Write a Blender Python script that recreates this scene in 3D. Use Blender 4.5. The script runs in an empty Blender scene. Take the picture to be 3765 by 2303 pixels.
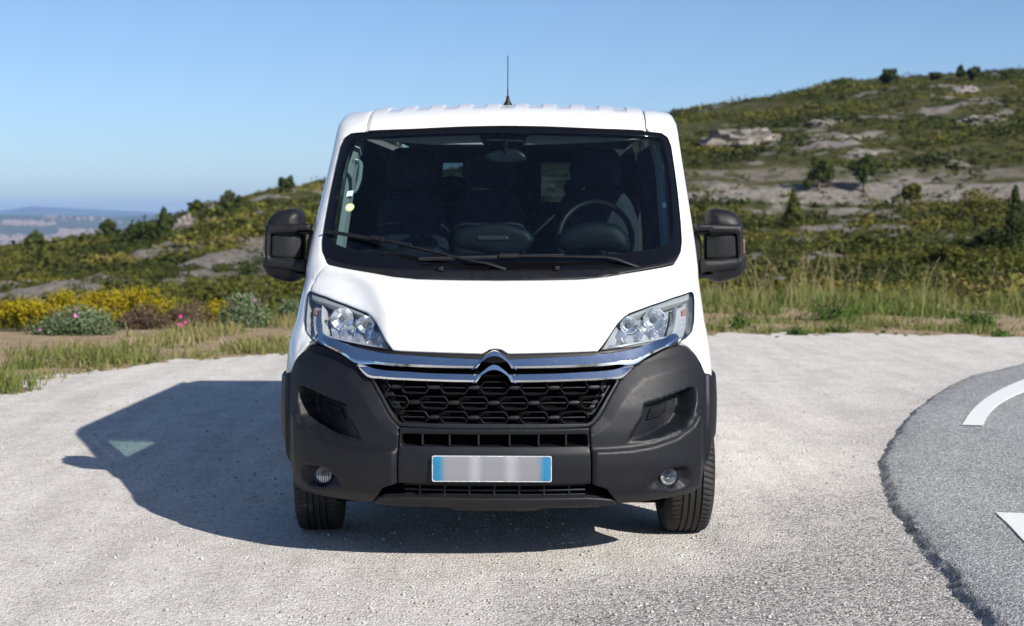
import bpy, math, random
import numpy as np
from mathutils import Vector, Quaternion
from mathutils.geometry import delaunay_2d_cdt
random.seed(7); RNG = np.random.default_rng(7)
scene = bpy.context.scene
COL = scene.collection
# ---------------------------------------------------------------- camera
PITCH = math.atan(356.9/5751.)
cam_data = bpy.data.cameras.new('camera'); cam = bpy.data.objects.new('camera', cam_data); COL.objects.link(cam)
cam.location = (.079, -6.80, 1.57); cam.rotation_euler = (math.pi/2-PITCH, 0, 0)
cam_data.lens = 54.99; cam_data.sensor_width = 36; cam_data.clip_start = .1; cam_data.clip_end = 120000
cam_data.dof.use_dof = True; cam_data.dof.focus_distance = 7.0; cam_data.dof.aperture_fstop = 3.6
scene.camera = cam
# ---------------------------------------------------------------- sky and sun
SUN_AZ = math.atan2(1.5, -1.7); SUN_EL = math.radians(32)          # compass angle from +Y towards +X
world = bpy.data.worlds.new('World'); scene.world = world; world.use_nodes = True
wn = world.node_tree.nodes; wl = world.node_tree.links
bg = wn['Background']; sky = wn.new('ShaderNodeTexSky'); sky.sky_type = 'NISHITA'; sky.sun_disc = False
sky.sun_elevation = SUN_EL; sky.sun_rotation = SUN_AZ; sky.altitude = 0; sky.air_density = .70; sky.dust_density = .55; sky.ozone_density = 4.2
wl.new(sky.outputs[0], bg.inputs[0]); bg.inputs[1].default_value = .080
sun_data = bpy.data.lights.new('sun', 'SUN'); sun = bpy.data.objects.new('sun', sun_data); COL.objects.link(sun)
to_sun = Vector((math.sin(SUN_AZ)*math.cos(SUN_EL), math.cos(SUN_AZ)*math.cos(SUN_EL), math.sin(SUN_EL)))
sun.rotation_euler = to_sun.to_track_quat('Z', 'Y').to_euler(); sun.location = to_sun*60
sun_data.energy = 4.4; sun_data.angle = math.radians(.53); sun_data.color = (1, .955, .88)
scene.view_settings.view_transform = 'Standard'; scene.view_settings.look = 'None'
scene.view_settings.exposure = .66; scene.view_settings.gamma = 1; scene.view_settings.use_curve_mapping = False
scene.cycles.use_denoising = True; scene.cycles.max_bounces = 10; scene.cycles.transparent_max_bounces = 16
scene.cycles.caustics_reflective = False; scene.cycles.caustics_refractive = False
scene.cycles.sample_clamp_indirect = 6; scene.cycles.volume_bounces = 0

# ---------------------------------------------------------------- materials
def new_mat(name):
    m = bpy.data.materials.new(name); m.use_nodes = True
    return m, m.node_tree.nodes, m.node_tree.links, m.node_tree.nodes['Principled BSDF']
def node(n, t, **kw):
    o = n.new(t)
    for k, v in kw.items(): setattr(o, k, v)
    return o
def noise(n, l, scale, detail=4, rough=.55, coord=None):
    t = node(n, 'ShaderNodeTexNoise'); t.inputs['Scale'].default_value = scale; t.inputs['Detail'].default_value = detail
    t.inputs['Roughness'].default_value = rough
    if coord is not None: l.new(coord, t.inputs['Vector'])
    return t
def ramp(n, l, src, stops):
    r = node(n, 'ShaderNodeValToRGB'); e = r.color_ramp.elements
    while len(e) < len(stops): e.new(.5)
    for i, (p, c) in enumerate(stops):
        e[i].position = p; e[i].color = (c[0], c[1], c[2], 1) if hasattr(c, '__len__') else (c, c, c, 1)
    l.new(src, r.inputs[0]); return r
def mixc(n, l, fac, a, b, mode='MIX'):
    m = node(n, 'ShaderNodeMix', data_type='RGBA', blend_type=mode)
    for s, v in ((m.inputs['Factor'], fac), (m.inputs[6], a), (m.inputs[7], b)):
        if hasattr(v, 'links') or hasattr(v, 'is_linked'): l.new(v, s)
        elif hasattr(v, '__len__'): s.default_value = (v[0], v[1], v[2], 1)
        else: s.default_value = v
    return m.outputs[2]
def math_n(n, l, op, a, b=None, clamp=False):
    m = node(n, 'ShaderNodeMath', operation=op); m.use_clamp = clamp
    for s, v in zip(m.inputs, (a, b)):
        if v is None: continue
        if hasattr(v, 'is_linked'): l.new(v, s)
        else: s.default_value = v
    return m.outputs[0]
def bump(n, l, h, dist, strength=1):
    b = node(n, 'ShaderNodeBump'); b.inputs['Distance'].default_value = dist; b.inputs['Strength'].default_value = strength
    l.new(h, b.inputs['Height']); return b.outputs[0]
def objco(n): return n.new('ShaderNodeTexCoord').outputs['Object']
def plain(name, col, rough=.5, metal=0, spec=.5, grain=0, gscale=300, var=0, vscale=6, coat=0):
    m, n, l, p = new_mat(name)
    p.inputs['Base Color'].default_value = (*col, 1); p.inputs['Roughness'].default_value = rough
    p.inputs['Metallic'].default_value = metal; p.inputs['Specular IOR Level'].default_value = spec
    if coat: p.inputs['Coat Weight'].default_value = coat; p.inputs['Coat Roughness'].default_value = .03
    c = objco(n)
    if var:
        t = noise(n, l, vscale, 5, .6, c)
        r = ramp(n, l, t.outputs[0], [(.3, [x*(1-var) for x in col]), (.7, [min(1, x*(1+var)) for x in col])])
        l.new(r.outputs[0], p.inputs['Base Color'])
        rr = ramp(n, l, noise(n, l, vscale*2.3, 5, .6, c).outputs[0], [(.3, max(0, rough-.08)), (.7, min(1, rough+.08))])
        l.new(rr.outputs[0], p.inputs['Roughness'])
    if grain:
        l.new(bump(n, l, noise(n, l, gscale, 2, .5, c).outputs[0], grain), p.inputs['Normal'])
    return m
def thin_glass(name, tint, rough=.0, refl=.06, extra=0):
    m, n, l, p = new_mat(name); n.remove(p)
    tr = node(n, 'ShaderNodeBsdfTransparent'); tr.inputs[0].default_value = (*tint, 1)
    gl = node(n, 'ShaderNodeBsdfGlossy'); gl.inputs['Roughness'].default_value = rough
    lw = node(n, 'ShaderNodeLayerWeight'); lw.inputs[0].default_value = .5
    fr = math_n(n, l, 'ADD', math_n(n, l, 'MULTIPLY', math_n(n, l, 'POWER', lw.outputs['Facing'], 5), .93), refl)
    mx = node(n, 'ShaderNodeMixShader')
    l.new(fr, mx.inputs[0]); l.new(tr.outputs[0], mx.inputs[1]); l.new(gl.outputs[0], mx.inputs[2])
    out = mx.outputs[0]
    if extra:
        df = node(n, 'ShaderNodeBsdfDiffuse'); df.inputs[0].default_value = (.7, .75, .75, 1)
        m2 = node(n, 'ShaderNodeMixShader'); c = objco(n)
        r = ramp(n, l, noise(n, l, 60, 6, .8, c).outputs[0], [(.45, 0), (.8, extra)])
        l.new(r.outputs[0], m2.inputs[0]); l.new(out, m2.inputs[1]); l.new(df.outputs[0], m2.inputs[2]); out = m2.outputs[0]
    l.new(out, n['Material Output'].inputs[0]); return m

def make_paint():
    m, n, l, p = new_mat('white_paint'); c = objco(n)
    r = ramp(n, l, noise(n, l, 3.5, 6, .65, c).outputs[0], [(.3, (.74, .735, .72)), (.6, (.80, .80, .79))])
    l.new(r.outputs[0], p.inputs['Base Color'])
    p.inputs['Roughness'].default_value = .38; p.inputs['Coat Weight'].default_value = .9
    rr = ramp(n, l, noise(n, l, 14, 5, .7, c).outputs[0], [(.3, .03), (.75, .12)])
    l.new(rr.outputs[0], p.inputs['Coat Roughness'])
    l.new(bump(n, l, noise(n, l, 40, 2, .5, c).outputs[0], .0002), p.inputs['Coat Normal'])
    return m
def make_grey_plastic():
    m, n, l, p = new_mat('grey_bumper_plastic'); c = objco(n)
    a = noise(n, l, 4, 7, .7, c); b = noise(n, l, 55, 3, .6, c)
    col = ramp(n, l, a.outputs[0], [(.25, (.0046, .0048, .0072)), (.5, (.0066, .0069, .0102)), (.8, (.0108, .0112, .0150))])
    mp = node(n, 'ShaderNodeMapping'); mp.inputs['Scale'].default_value = (3, 3, 38); l.new(c, mp.inputs[0])
    s = noise(n, l, 4, 6, .75, mp.outputs[0])
    sc = ramp(n, l, s.outputs[0], [(.66, 0), (.72, .45), (.76, 0)])
    dust = ramp(n, l, noise(n, l, 26, 8, .8, c).outputs[0], [(.52, 0), (.75, .09)])
    l.new(mixc(n, l, dust.outputs[0], mixc(n, l, sc.outputs[0], col.outputs[0], (.030, .029, .029)), (.075, .070, .064)), p.inputs['Base Color'])
    p.inputs['Specular IOR Level'].default_value = .33
    rr = ramp(n, l, b.outputs[0], [(.2, .42), (.8, .56)]); l.new(rr.outputs[0], p.inputs['Roughness'])
    l.new(bump(n, l, noise(n, l, 420, 2, .5, c).outputs[0], .0004), p.inputs['Normal'])
    return m
PAINT = make_paint(); GREY = make_grey_plastic()
BLACK = plain('black_trim', (.009, .009, .0105), .5, spec=.35, grain=.0003, var=.25, vscale=8)
GLOSSBLACK = plain('black_glass_band', (.004, .004, .005), .06)
DARK = plain('black_void', (.0022, .0022, .0022), .9, spec=.05)
CHROME = plain('chrome', (.86, .88, .90), .07, 1, var=.06, vscale=12)
REFLECTOR = plain('lamp_reflector', (.88, .90, .92), .14, .86)
SILVER = plain('lamp_silver', (.78, .80, .82), .22, .55)
SATIN = plain('lamp_bezel_grey', (.32, .345, .34), .28, .0)
GLASS = thin_glass('windscreen_glass', (.37, .47, .50), .0, extra=.008)
REARGLASS = thin_glass('rear_glass', (.22, .30, .33))
SIDEGLASS = thin_glass('side_glass', (.66, .84, .74))
LENS = thin_glass('clear_lens', (.93, .95, .96))
AMBER = plain('amber_lamp', (.33, .17, .13), .25)
RUBBER = plain('tyre_rubber', (.014, .014, .0145), .72, var=.35, vscale=14, grain=.0006, gscale=160)
STEEL = plain('wheel_steel', (.35, .36, .37), .35, .8)
LININGDARK = plain('dark_cabin_trim', (.022, .024, .026), .7, var=.2)
DASH = plain('dashboard_plastic', (.015, .018, .022), .55, grain=.0004, var=.15)
SEAT = plain('dark_seat_fabric', (.028, .034, .055), .9, var=.25, vscale=20)
BEIGE = plain('pale_cabin_trim', (.50, .50, .44), .7)
MIRRORGLASS = plain('mirror_glass', (.8, .8, .82), .02, 1)

# ---------------------------------------------------------------- object helpers
def link(name, me, mat, parent=None):
    o = bpy.data.objects.new(name, me); COL.objects.link(o)
    if mat is not None: me.materials.append(mat)
    if parent is not None: o.parent = parent
    return o
def mesh(name, V, F, mat, parent=None, smooth=True, sharp=None):
    me = bpy.data.meshes.new(name); me.from_pydata([tuple(map(float, v)) for v in V], [], [tuple(map(int, f)) for f in F]); me.validate(); me.update()
    if smooth: me.polygons.foreach_set('use_smooth', [True]*len(me.polygons))
    if sharp is not None and smooth: me.set_sharp_from_angle(angle=math.radians(sharp))
    return link(name, me, mat, parent)
def fast_mesh(name, V, T, mat, parent=None, smooth=False, attrs=None):
    me = bpy.data.meshes.new(name); V = np.asarray(V, np.float32); T = np.asarray(T, np.int32)
    k = T.shape[1]; me.vertices.add(len(V)); me.vertices.foreach_set('co', V.ravel())
    me.loops.add(T.size); me.loops.foreach_set('vertex_index', T.ravel())
    me.polygons.add(len(T)); me.polygons.foreach_set('loop_start', np.arange(0, T.size, k, dtype=np.int32))
    me.polygons.foreach_set('loop_total', np.full(len(T), k, np.int32))
    if smooth: me.polygons.foreach_set('use_smooth', np.ones(len(T), bool))
    for nm, arr in (attrs or {}).items():
        a = me.attributes.new(nm, 'FLOAT', 'POINT'); a.data.foreach_set('value', np.asarray(arr, np.float32))
    me.update(calc_edges=True); return link(name, me, mat, parent)
def thing(name, label, cat, loc=(0, 0, 0), rz=0, group=None):
    o = bpy.data.objects.new(name, None); COL.objects.link(o); o.empty_display_size = .2
    o.location = loc; o.rotation_euler = (0, 0, rz); tag(o, label, cat, group); return o
def tag(o, label=None, cat=None, group=None, kind=None):
    for k, v in (('label', label), ('category', cat), ('group', group), ('kind', kind)):
        if v: o[k] = v
    return o
def in_poly(P, poly):
    P = np.asarray(P); x, y = P[:, 0], P[:, 1]; r = np.zeros(len(P), bool); poly = np.asarray(poly); a = poly; b = np.roll(poly, -1, 0)
    for (x1, y1), (x2, y2) in zip(a, b):
        if y1 == y2: continue
        c = ((y1 > y) != (y2 > y)) & (x < (x2-x1)*(y-y1)/(y2-y1)+x1); r ^= c
    return r
def dist_line(P, L, closed=True):
    P = np.asarray(P, float); L = np.asarray(L, float); d = np.full(len(P), 1e9)
    B = np.roll(L, -1, 0) if closed else L[1:]; A = L if closed else L[:-1]
    for a, b in zip(A, B):
        e = b-a; t = np.clip(((P-a)@e)/max(e@e, 1e-12), 0, 1); d = np.minimum(d, np.hypot(*(P-a-t[:, None]*e).T))
    return d
def resample(L, step, closed=True):
    L = np.asarray(L, float); out = []
    n = len(L) if closed else len(L)-1
    for i in range(n):
        a, b = L[i], L[(i+1) % len(L)]; k = max(1, int(math.ceil(np.hypot(*(b-a))/step)))
        for j in range(k): out.append(a+(b-a)*j/k)
    if not closed: out.append(L[-1])
    return np.array(out)
def curve(L, n):                                                     # smooth curve through points, n samples
    L = np.asarray(L, float); d = np.r_[0, np.cumsum(np.linalg.norm(np.diff(L, axis=0), axis=1))]; t = np.linspace(0, d[-1], n)
    m = np.gradient(L, d, axis=0); out = []
    i = np.clip(np.searchsorted(d, t, 'right')-1, 0, len(L)-2); h = (d[i+1]-d[i])[:, None]; u = ((t-d[i])/(d[i+1]-d[i]))[:, None]
    return ((1+2*u)*(1-u)**2)*L[i]+u*(1-u)**2*h*m[i]+u*u*(3-2*u)*L[i+1]+u*u*(u-1)*h*m[i+1]
def area2(L): L = np.asarray(L); return .5*np.sum(L[:, 0]*np.roll(L[:, 1], -1)-np.roll(L[:, 0], -1)*L[:, 1])
def mir(L): return [[-a, b] for a, b in L]
def both(L): return list(L)+mir(L)[::-1]
def fill2d(poly, holes, res, edge):
    """triangulate a flat outline with inner points; returns points, triangles, distance to the rim"""
    poly = np.asarray(poly, float)
    if area2(poly) < 0: poly = poly[::-1]
    loops = [resample(poly, res*.7)]+[resample(np.asarray(h, float), res*.7) for h in holes]
    pts = []; edges = []
    for L in loops:
        s = len(pts); pts += [tuple(p) for p in L]; edges += [(s+i, s+(i+1) % len(L)) for i in range(len(L))]
    lo, hi = poly.min(0), poly.max(0)
    gx, gy = np.meshgrid(np.arange(lo[0]+res/2, hi[0], res), np.arange(lo[1]+res/2, hi[1], res)); gx = gx+(np.arange(gx.shape[0]) % 2)[:, None]*res/2
    G = np.c_[gx.ravel(), gy.ravel()]
    def inside(P):
        k = in_poly(P, poly)
        for h in holes: k &= ~in_poly(P, h)
        return k
    def rim(P):
        d = dist_line(P, poly)
        for h in holes: d = np.minimum(d, dist_line(P, h))
        return d
    G = G[inside(G)]; G = G[rim(G) > max(res*.45, edge*1.3)]; pts += [tuple(p) for p in G]
    if edge:
        for li, L in enumerate(loops):
            T = np.roll(L, -1, 0)-np.roll(L, 1, 0); N = np.c_[-T[:, 1], T[:, 0]]/np.maximum(np.linalg.norm(T, axis=1), 1e-9)[:, None]
            for f in (.12, .4, 1.0):
                for sg in (1, -1):
                    Q = L+N*edge*f*sg; k = inside(Q); Q = Q[k]
                    if len(Q): Q = Q[rim(Q) > edge*f*.9]; pts += [tuple(p) for p in Q]
    V, E, F, *_ = delaunay_2d_cdt([Vector(p) for p in pts], edges, [], 0, 1e-6)
    V = np.array([tuple(v) for v in V]); F = np.array([f for f in F if len(f) == 3])
    F = F[inside(V[F].mean(1))]
    return V, F, rim(V)
def boundary(F):
    cnt = {}
    for f in F:
        for i in range(3):
            a, b = int(f[i]), int(f[(i+1) % 3]); cnt[(a, b)] = 1
    return [e for e in cnt if (e[1], e[0]) not in cnt]
def rounding(d, edge):
    if not edge: return np.zeros(len(d))
    k = np.clip(1-d/edge, 0, 1); return edge*(1-np.sqrt(np.maximum(1-k*k, 0)))

# ---------------------------------------------------------------- measured outlines
# OUT: points on the van body (slice coordinate, height); GROUND: points on the ground (x, y); EXTRA: x, z outlines
OUT = {
 'headlight_top': [[0.4768,0.9757],[0.5148,1.03],[0.5599,1.0809],[0.5951,1.1086],[0.6252,1.1233],[0.7599,1.1556],[0.9213,1.1856],[1.1049,1.2057]],
 'headlight_out': [[1.1433,1.2054],[1.168,1.1918],[1.1651,1.1676],[1.1433,1.1249],[1.1183,1.0736],[1.0758,1.0386],[1.0181,1.0194],[0.9484,1.0006]],
 'headlight_low': [[0.9136,1.015],[0.8849,1.019],[0.7446,1.0054],[0.6222,0.9921],[0.513,0.9784]],
 'hood_top': [[-0.0186,1.2674],[0.2021,1.2686],[0.3841,1.2722],[0.508,1.2818],[0.6111,1.297],[0.7077,1.309],[0.8265,1.3227]],
 'hood_shut': [[0.9035,1.3332],[0.9637,1.3185],[1.0418,1.2852],[1.0975,1.2397],[1.1126,1.2092]],
 'hood_low': [[0.4612,0.9714],[0.4111,0.9692],[0.265,0.9659],[0.059,0.9617],[0.0428,0.9706],[0.0266,0.9802],[0.0035,0.9831]],
 'glass_out': [[-0.0601,2.0439],[0.199,2.0422],[0.4707,2.0392],[0.8058,2.0457],[0.9063,2.0446],[0.9834,2.0229],[1.0148,1.9768],[1.0177,1.859],[1.0106,1.7198],[0.9988,1.5431],[0.9849,1.4428],[0.97,1.3977],[0.9309,1.3664],[0.8494,1.3425],[0.7051,1.3224],[0.5064,1.31],[0.2622,1.3048],[-0.0222,1.3035]],
 'glass_in': [[-0.0585,2.016],[0.1991,2.0158],[0.4703,2.0172],[0.762,2.022],[0.8832,2.021],[0.9187,1.9939],[0.9356,1.885],[0.9346,1.7538],[0.9164,1.5425],[0.8945,1.4689],[0.8547,1.4364],[0.7745,1.4142],[0.5656,1.3895],[0.3225,1.3773],[-0.0266,1.3752]],
 'cowl_low': [[-0.0189,1.2696],[0.202,1.2709],[0.3841,1.2745],[0.5079,1.284],[0.6108,1.2993],[0.7072,1.3113],[0.8258,1.3251],[0.9125,1.3383],[0.948,1.3788]],
 'seam_roof': [[0.8082,2.0481],[0.7934,2.0829],[0.7656,2.1414],[0.7622,2.1737]],
 'chrome_a_top': [[0.0496,0.9344],[0.1689,0.9394],[0.2645,0.9441],[0.361,0.9485],[0.4603,0.9546],[0.565,0.9657],[0.6795,0.9841],[0.8132,1.0066],[0.91,1.0184]],
 'chrome_a_low': [[0.076,0.8946],[0.1828,0.8949],[0.273,0.8958],[0.3691,0.8977],[0.4678,0.9009],[0.5503,0.9062],[0.6321,0.9071],[0.6987,0.9357],[0.8074,0.9711],[0.9378,0.9988]],
 'chrome_b_top': [[0.05,0.8769],[0.1827,0.8782],[0.2633,0.8796],[0.3833,0.885],[0.4978,0.8905],[0.5394,0.8962],[0.5768,0.9038],[0.6207,0.9055]],
 'chrome_b_low': [[0.0763,0.8366],[0.1824,0.8374],[0.2627,0.8388],[0.3822,0.8413],[0.4557,0.8429],[0.5062,0.8455],[0.5662,0.8498],[0.6306,0.901]],
 'chev_a_out': [[0.0035,0.9788],[0.0167,0.9738],[0.0329,0.9629],[0.057,0.9436],[0.077,0.9244],[0.0999,0.8982]],
 'chev_a_in': [[0.0039,0.9522],[0.023,0.9488],[0.0411,0.9388],[0.0591,0.9253],[0.0771,0.9098],[0.093,0.8963]],
 'chev_b_out': [[0.0044,0.9194],[0.0174,0.9144],[0.0334,0.903],[0.0574,0.8837],[0.0753,0.8644],[0.0951,0.8403]],
 'chev_b_in': [[0.0047,0.8927],[0.0236,0.8892],[0.0415,0.8798],[0.0594,0.8673],[0.0753,0.8519],[0.0902,0.8384]],
 'band_low': [[0.0806,0.9381],[0.1689,0.9422],[0.2645,0.9469],[0.3612,0.9513],[0.4605,0.9573],[0.5652,0.9685],[0.6798,0.9869],[0.8136,1.0091],[0.8933,1.0201]],
 'bumper_top': [[0.9373,0.9975],[0.977,0.9932],[1.0239,0.9705],[1.0998,0.9288],[1.1343,0.8884],[1.176,0.8498],[1.2374,0.8392],[1.323,0.8149],[1.5708,0.8336]],
 'bumper_bot': [[1.2668,0.5329],[1.2453,0.5145],[1.2264,0.44],[1.1744,0.3568],[1.1133,0.304],[0.9662,0.3022],[0.8011,0.2949],[0.6716,0.2882],[0.5845,0.2889],[0.5596,0.3052],[0.5395,0.3323],[0.5025,0.3753],[0.4759,0.3838],[0.4345,0.3942]],
 'grille_out': [[0.4191,0.6431],[0.4337,0.6564],[0.4619,0.6855],[0.5078,0.7639],[0.5607,0.8443],[0.5689,0.8487]],
 'bumper_wing': [[0.6317,0.901],[0.6983,0.932],[0.8069,0.9673]],
 'seam_bump': [[0.4334,0.3952],[0.4167,0.6417]],
 'panel_top': [[0.4143,0.645],[0.2621,0.6381],[-0.0003,0.6339]],
 'slot': [[-0.0003,0.614],[0.3954,0.6137],[0.4066,0.6065],[0.4101,0.568],[0.404,0.5609],[-0.0003,0.5639]],
 'panel_low': [[0.4334,0.3952],[0.3653,0.3936],[-0.0008,0.3947]],
 'lowgrille': [[-0.0008,0.3933],[0.4049,0.3911],[0.476,0.3824],[0.5028,0.3727],[0.5341,0.3326],[0.5465,0.3206],[-0.0018,0.3298]],
 'lip': [[-0.0017,0.335],[0.4205,0.3306],[0.493,0.324],[0.5415,0.3176],[0.5627,0.3024],[0.5651,0.2888],[-0.0023,0.303]],
 'scoop': [[0.6751,0.7376],[0.7884,0.7588],[0.9097,0.7839],[0.994,0.7974],[1.0405,0.7929],[1.0554,0.769],[1.053,0.7258],[1.0193,0.6648],[0.942,0.6211],[0.7902,0.5865],[0.6781,0.5729],[0.5834,0.5675],[0.6085,0.6146],[0.6632,0.6837]],
 'scoop_deep': [[0.7163,0.691],[0.7602,0.7223],[0.8594,0.7507],[0.9911,0.7677],[1.0,0.7337],[0.9727,0.6821],[0.9063,0.6523],[0.7874,0.6493],[0.7231,0.6548]],
 'vent': [[0.7107,0.6626],[0.7505,0.7156],[0.919,0.7406],[0.889,0.6919],[0.8432,0.6751]],
 'ledge': [[0.4218,0.5318],[0.5066,0.5317],[0.612,0.5349],[0.7279,0.5462],[0.8632,0.5724],[0.9898,0.6181],[1.0479,0.6629],[1.0716,0.7246],[1.0602,0.788]],
 'fogeye': [[0.6826,0.3965],[0.7271,0.4287],[0.8023,0.4538],[0.9078,0.4613],[0.9734,0.4537],[1.0086,0.4232],[1.0176,0.3818],[0.9883,0.3478],[0.9242,0.3377],[0.8411,0.3394],[0.767,0.3502],[0.7089,0.349]],
 'fog': [[0.8588,0.3988]],
 'crease': [[0.4441,0.6127],[0.5133,0.6582],[0.5648,0.7367],[0.6095,0.7891],[0.686,0.8429],[0.7955,0.8626],[1.136,0.8956]],
 'grille_in': [[-0.0192,0.6588],[0.4045,0.6608],[0.4238,0.6698],[0.4455,0.6953],[0.4964,0.7734],[0.5421,0.8401]],
 'plate': [[-0.2671,0.5225],[0.2521,0.5249],[0.2554,0.4141],[-0.2716,0.4114]],
 'tow': [[-0.6128,0.4975],[-0.5176,0.5021],[-0.5229,0.4391],[-0.6198,0.4341]],
 'wiper': [[-0.9578,1.4867],[-0.598,1.4402],[-0.3531,1.3529],[0.0316,1.3159],[0.0431,1.3558],[0.2803,1.3648],[0.6058,1.3492],[0.6894,1.3209]],
 'stickers': [[-0.8174,1.7002],[-0.7974,1.6267],[0.8748,1.646]],
 'nozzle': [[-0.2825,1.3179],[0.278,1.3209]],
 'hl_main': [[0.5167,0.9989],[0.5642,1.0448],[0.6083,1.0876],[0.6477,1.1099],[0.7574,1.1338],[0.9062,1.1541],[0.9135,1.1445],[0.8793,1.0803],[0.8508,1.0514],[0.7899,1.0379],[0.6721,1.0243]],
 'hl_bowls': [[0.7699,1.0899],[0.6221,1.0712],[0.9967,1.1145]],
 'hl_pod': [[0.958,1.153],[1.075,1.1672],[1.0828,1.1407],[1.0649,1.0939],[1.0314,1.0576],[0.9711,1.0374],[0.9159,1.0432],[0.9358,1.0881]],
 'hl_amber': [[0.9697,1.1457],[1.0647,1.1578],[1.0714,1.1362],[1.0608,1.1129],[0.969,1.1105]],
 'hl_drl_top': [[0.5168,0.9998],[0.6719,1.0223],[0.7894,1.0346],[0.8577,1.0447],[0.8944,1.0799],[0.9252,1.149]],
 'hl_drl_low': [[0.5109,0.9877],[0.6703,1.0072],[0.8157,1.0209],[0.901,1.0351],[0.9281,1.079],[0.9551,1.1531]],
 'hl_bez_low': [[0.6119,1.1011],[0.648,1.1135],[0.758,1.1384],[0.9072,1.1598],[1.0931,1.1764]],
 'hl_bez_top': [[0.6077,1.1081],[0.6309,1.1213],[0.7597,1.1537],[0.9209,1.1837],[1.1042,1.2037]]}
GROUND = {
 'road_edge': [[5.41,9.421],[4.484,8.133],[3.875,6.956],[3.303,5.563],[2.919,4.528],[2.592,3.475],[2.409,2.901],[2.267,2.182],[2.143,1.448],[2.064,0.776],[1.992,0.084],[1.942,-0.427],[1.915,-0.868]],
 'dash_a_out': [[3.345,4.482],[3.65,5.291],[4.057,6.225],[4.489,7.065],[4.833,7.658]],
 'dash_a_in': [[3.483,4.45],[3.752,5.169],[4.102,5.944],[4.511,6.67]],
 'dash_b': [[2.555,1.131],[2.692,1.105],[2.469,0.421],[2.511,0.772]],
 'gravel': [[-4.474,7.038],[-4.423,8.074],[-4.185,9.133],[-3.689,10.032],[-3.048,10.553],[-2.471,10.966],[2.695,13.825],[3.798,14.162],[5.2,13.92],[6.727,13.452]],
 'strip': [[1.892,7.273],[2.733,7.953],[3.461,8.701],[4.35,9.529]]}
EXTRA = {
 'head': [[1.041,1.4744],[1.0422,1.5409],[1.0453,1.5708],[1.0567,1.5956],[1.0831,1.6063],[1.1262,1.6039],[1.176,1.5907],[1.2093,1.5674],[1.2261,1.5409],[1.2364,1.5044],[1.2326,1.4878],[1.2338,1.3548],[1.2395,1.3531],[1.2529,1.3348],[1.2531,1.3082],[1.2418,1.2815],[1.2121,1.2548],[1.1625,1.2381],[1.0961,1.228],[1.0661,1.238],[1.0493,1.258],[1.0421,1.3413]],
 'frame': [[0.9848,1.5311],[1.2062,1.5261],[1.2211,1.5179],[1.227,1.4881],[1.2284,1.3357],[1.2213,1.3158],[1.2015,1.3058],[1.0826,1.2924],[1.0115,1.2807],[1.011,1.3471],[1.1086,1.3489],[1.1945,1.3589],[1.1994,1.3655],[1.1935,1.4715],[1.1868,1.4775],[1.0612,1.4831],[1.0512,1.493],[0.9851,1.493]],
 'panel': [[1.0429,1.4746],[1.1869,1.4747],[1.1919,1.4664],[1.1968,1.3668],[1.1912,1.3585],[1.1101,1.3524],[1.0439,1.3511]],
 'lamp': [[1.2289,1.478],[1.2436,1.4615],[1.2471,1.3752],[1.237,1.3537],[1.2307,1.3553]],
 'base': [[0.9623,1.4872],[0.989,1.4939],[1.0075,1.4738],[1.0177,1.4437],[1.0225,1.3901],[1.0208,1.3399],[1.0173,1.2728],[1.0082,1.2392],[0.9941,1.2426]],
 'link_a': [[0.9896,1.4958],[1.0562,1.4909],[1.0546,1.4809],[1.0064,1.4725],[0.9897,1.4742]],
 'link_b': [[1.0045,1.2772],[1.0745,1.2766],[1.0729,1.2656],[1.048,1.2539],[1.0047,1.2471]],
 'steer': [[0.4842,1.4461],[0.4835,1.6443]],
 'binnacle': [[0.2652,1.4315],[0.2971,1.4849],[0.3823,1.5275],[0.51,1.5381],[0.5953,1.5169],[0.6487,1.453],[0.6554,1.404],[0.4679,1.3954],[0.2866,1.4038]],
 'tray': [[-0.2521,1.4541],[-0.2308,1.4963],[-0.1885,1.5111],[0.0859,1.5111],[0.1386,1.4859],[0.1597,1.4438],[0.1281,1.4016],[-0.1676,1.3972],[-0.231,1.4119]],
 'shelf_l': [[-0.785,2.0162],[-0.1523,2.0153],[-0.1118,1.9525],[-0.4008,1.955],[-0.7626,1.9869]],
 'shelf_r': [[0.1181,2.0149],[0.7696,2.0073],[0.7697,1.9827],[0.3656,1.9608],[0.0911,1.9522]],
 'console': [[-0.1401,2.0276],[0.1296,2.0272],[0.0915,1.9603],[-0.1019,1.9605]],
 'rvm': [[-0.1075,1.8992],[-0.0807,1.9102],[0.0931,1.91],[0.1109,1.8923],[0.1065,1.8635],[0.0753,1.8568],[-0.0807,1.8592],[-0.1075,1.8725]],
 'trim_l': [[-0.8806,1.4845],[-0.8536,1.6555],[-0.8179,1.8685],[-0.8003,1.9428],[-0.781,1.9428],[-0.7967,1.8259],[-0.8107,1.6555],[-0.8161,1.4845],[-0.8253,1.3989],[-0.8639,1.4203]],
 'grab': [[-0.8581,1.8454],[-0.8229,1.8541],[-0.8011,1.8322],[-0.8059,1.7668],[-0.824,1.6969],[-0.8636,1.6838]],
 'rearwin': [[-0.648,2.0339],[-0.247,2.0335],[-0.2473,1.7301],[-0.6489,1.7303]],
 'rearwin2': [[0.1053,2.0332],[0.4729,2.0328],[0.4738,1.7299],[0.1055,1.73]]}

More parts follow.
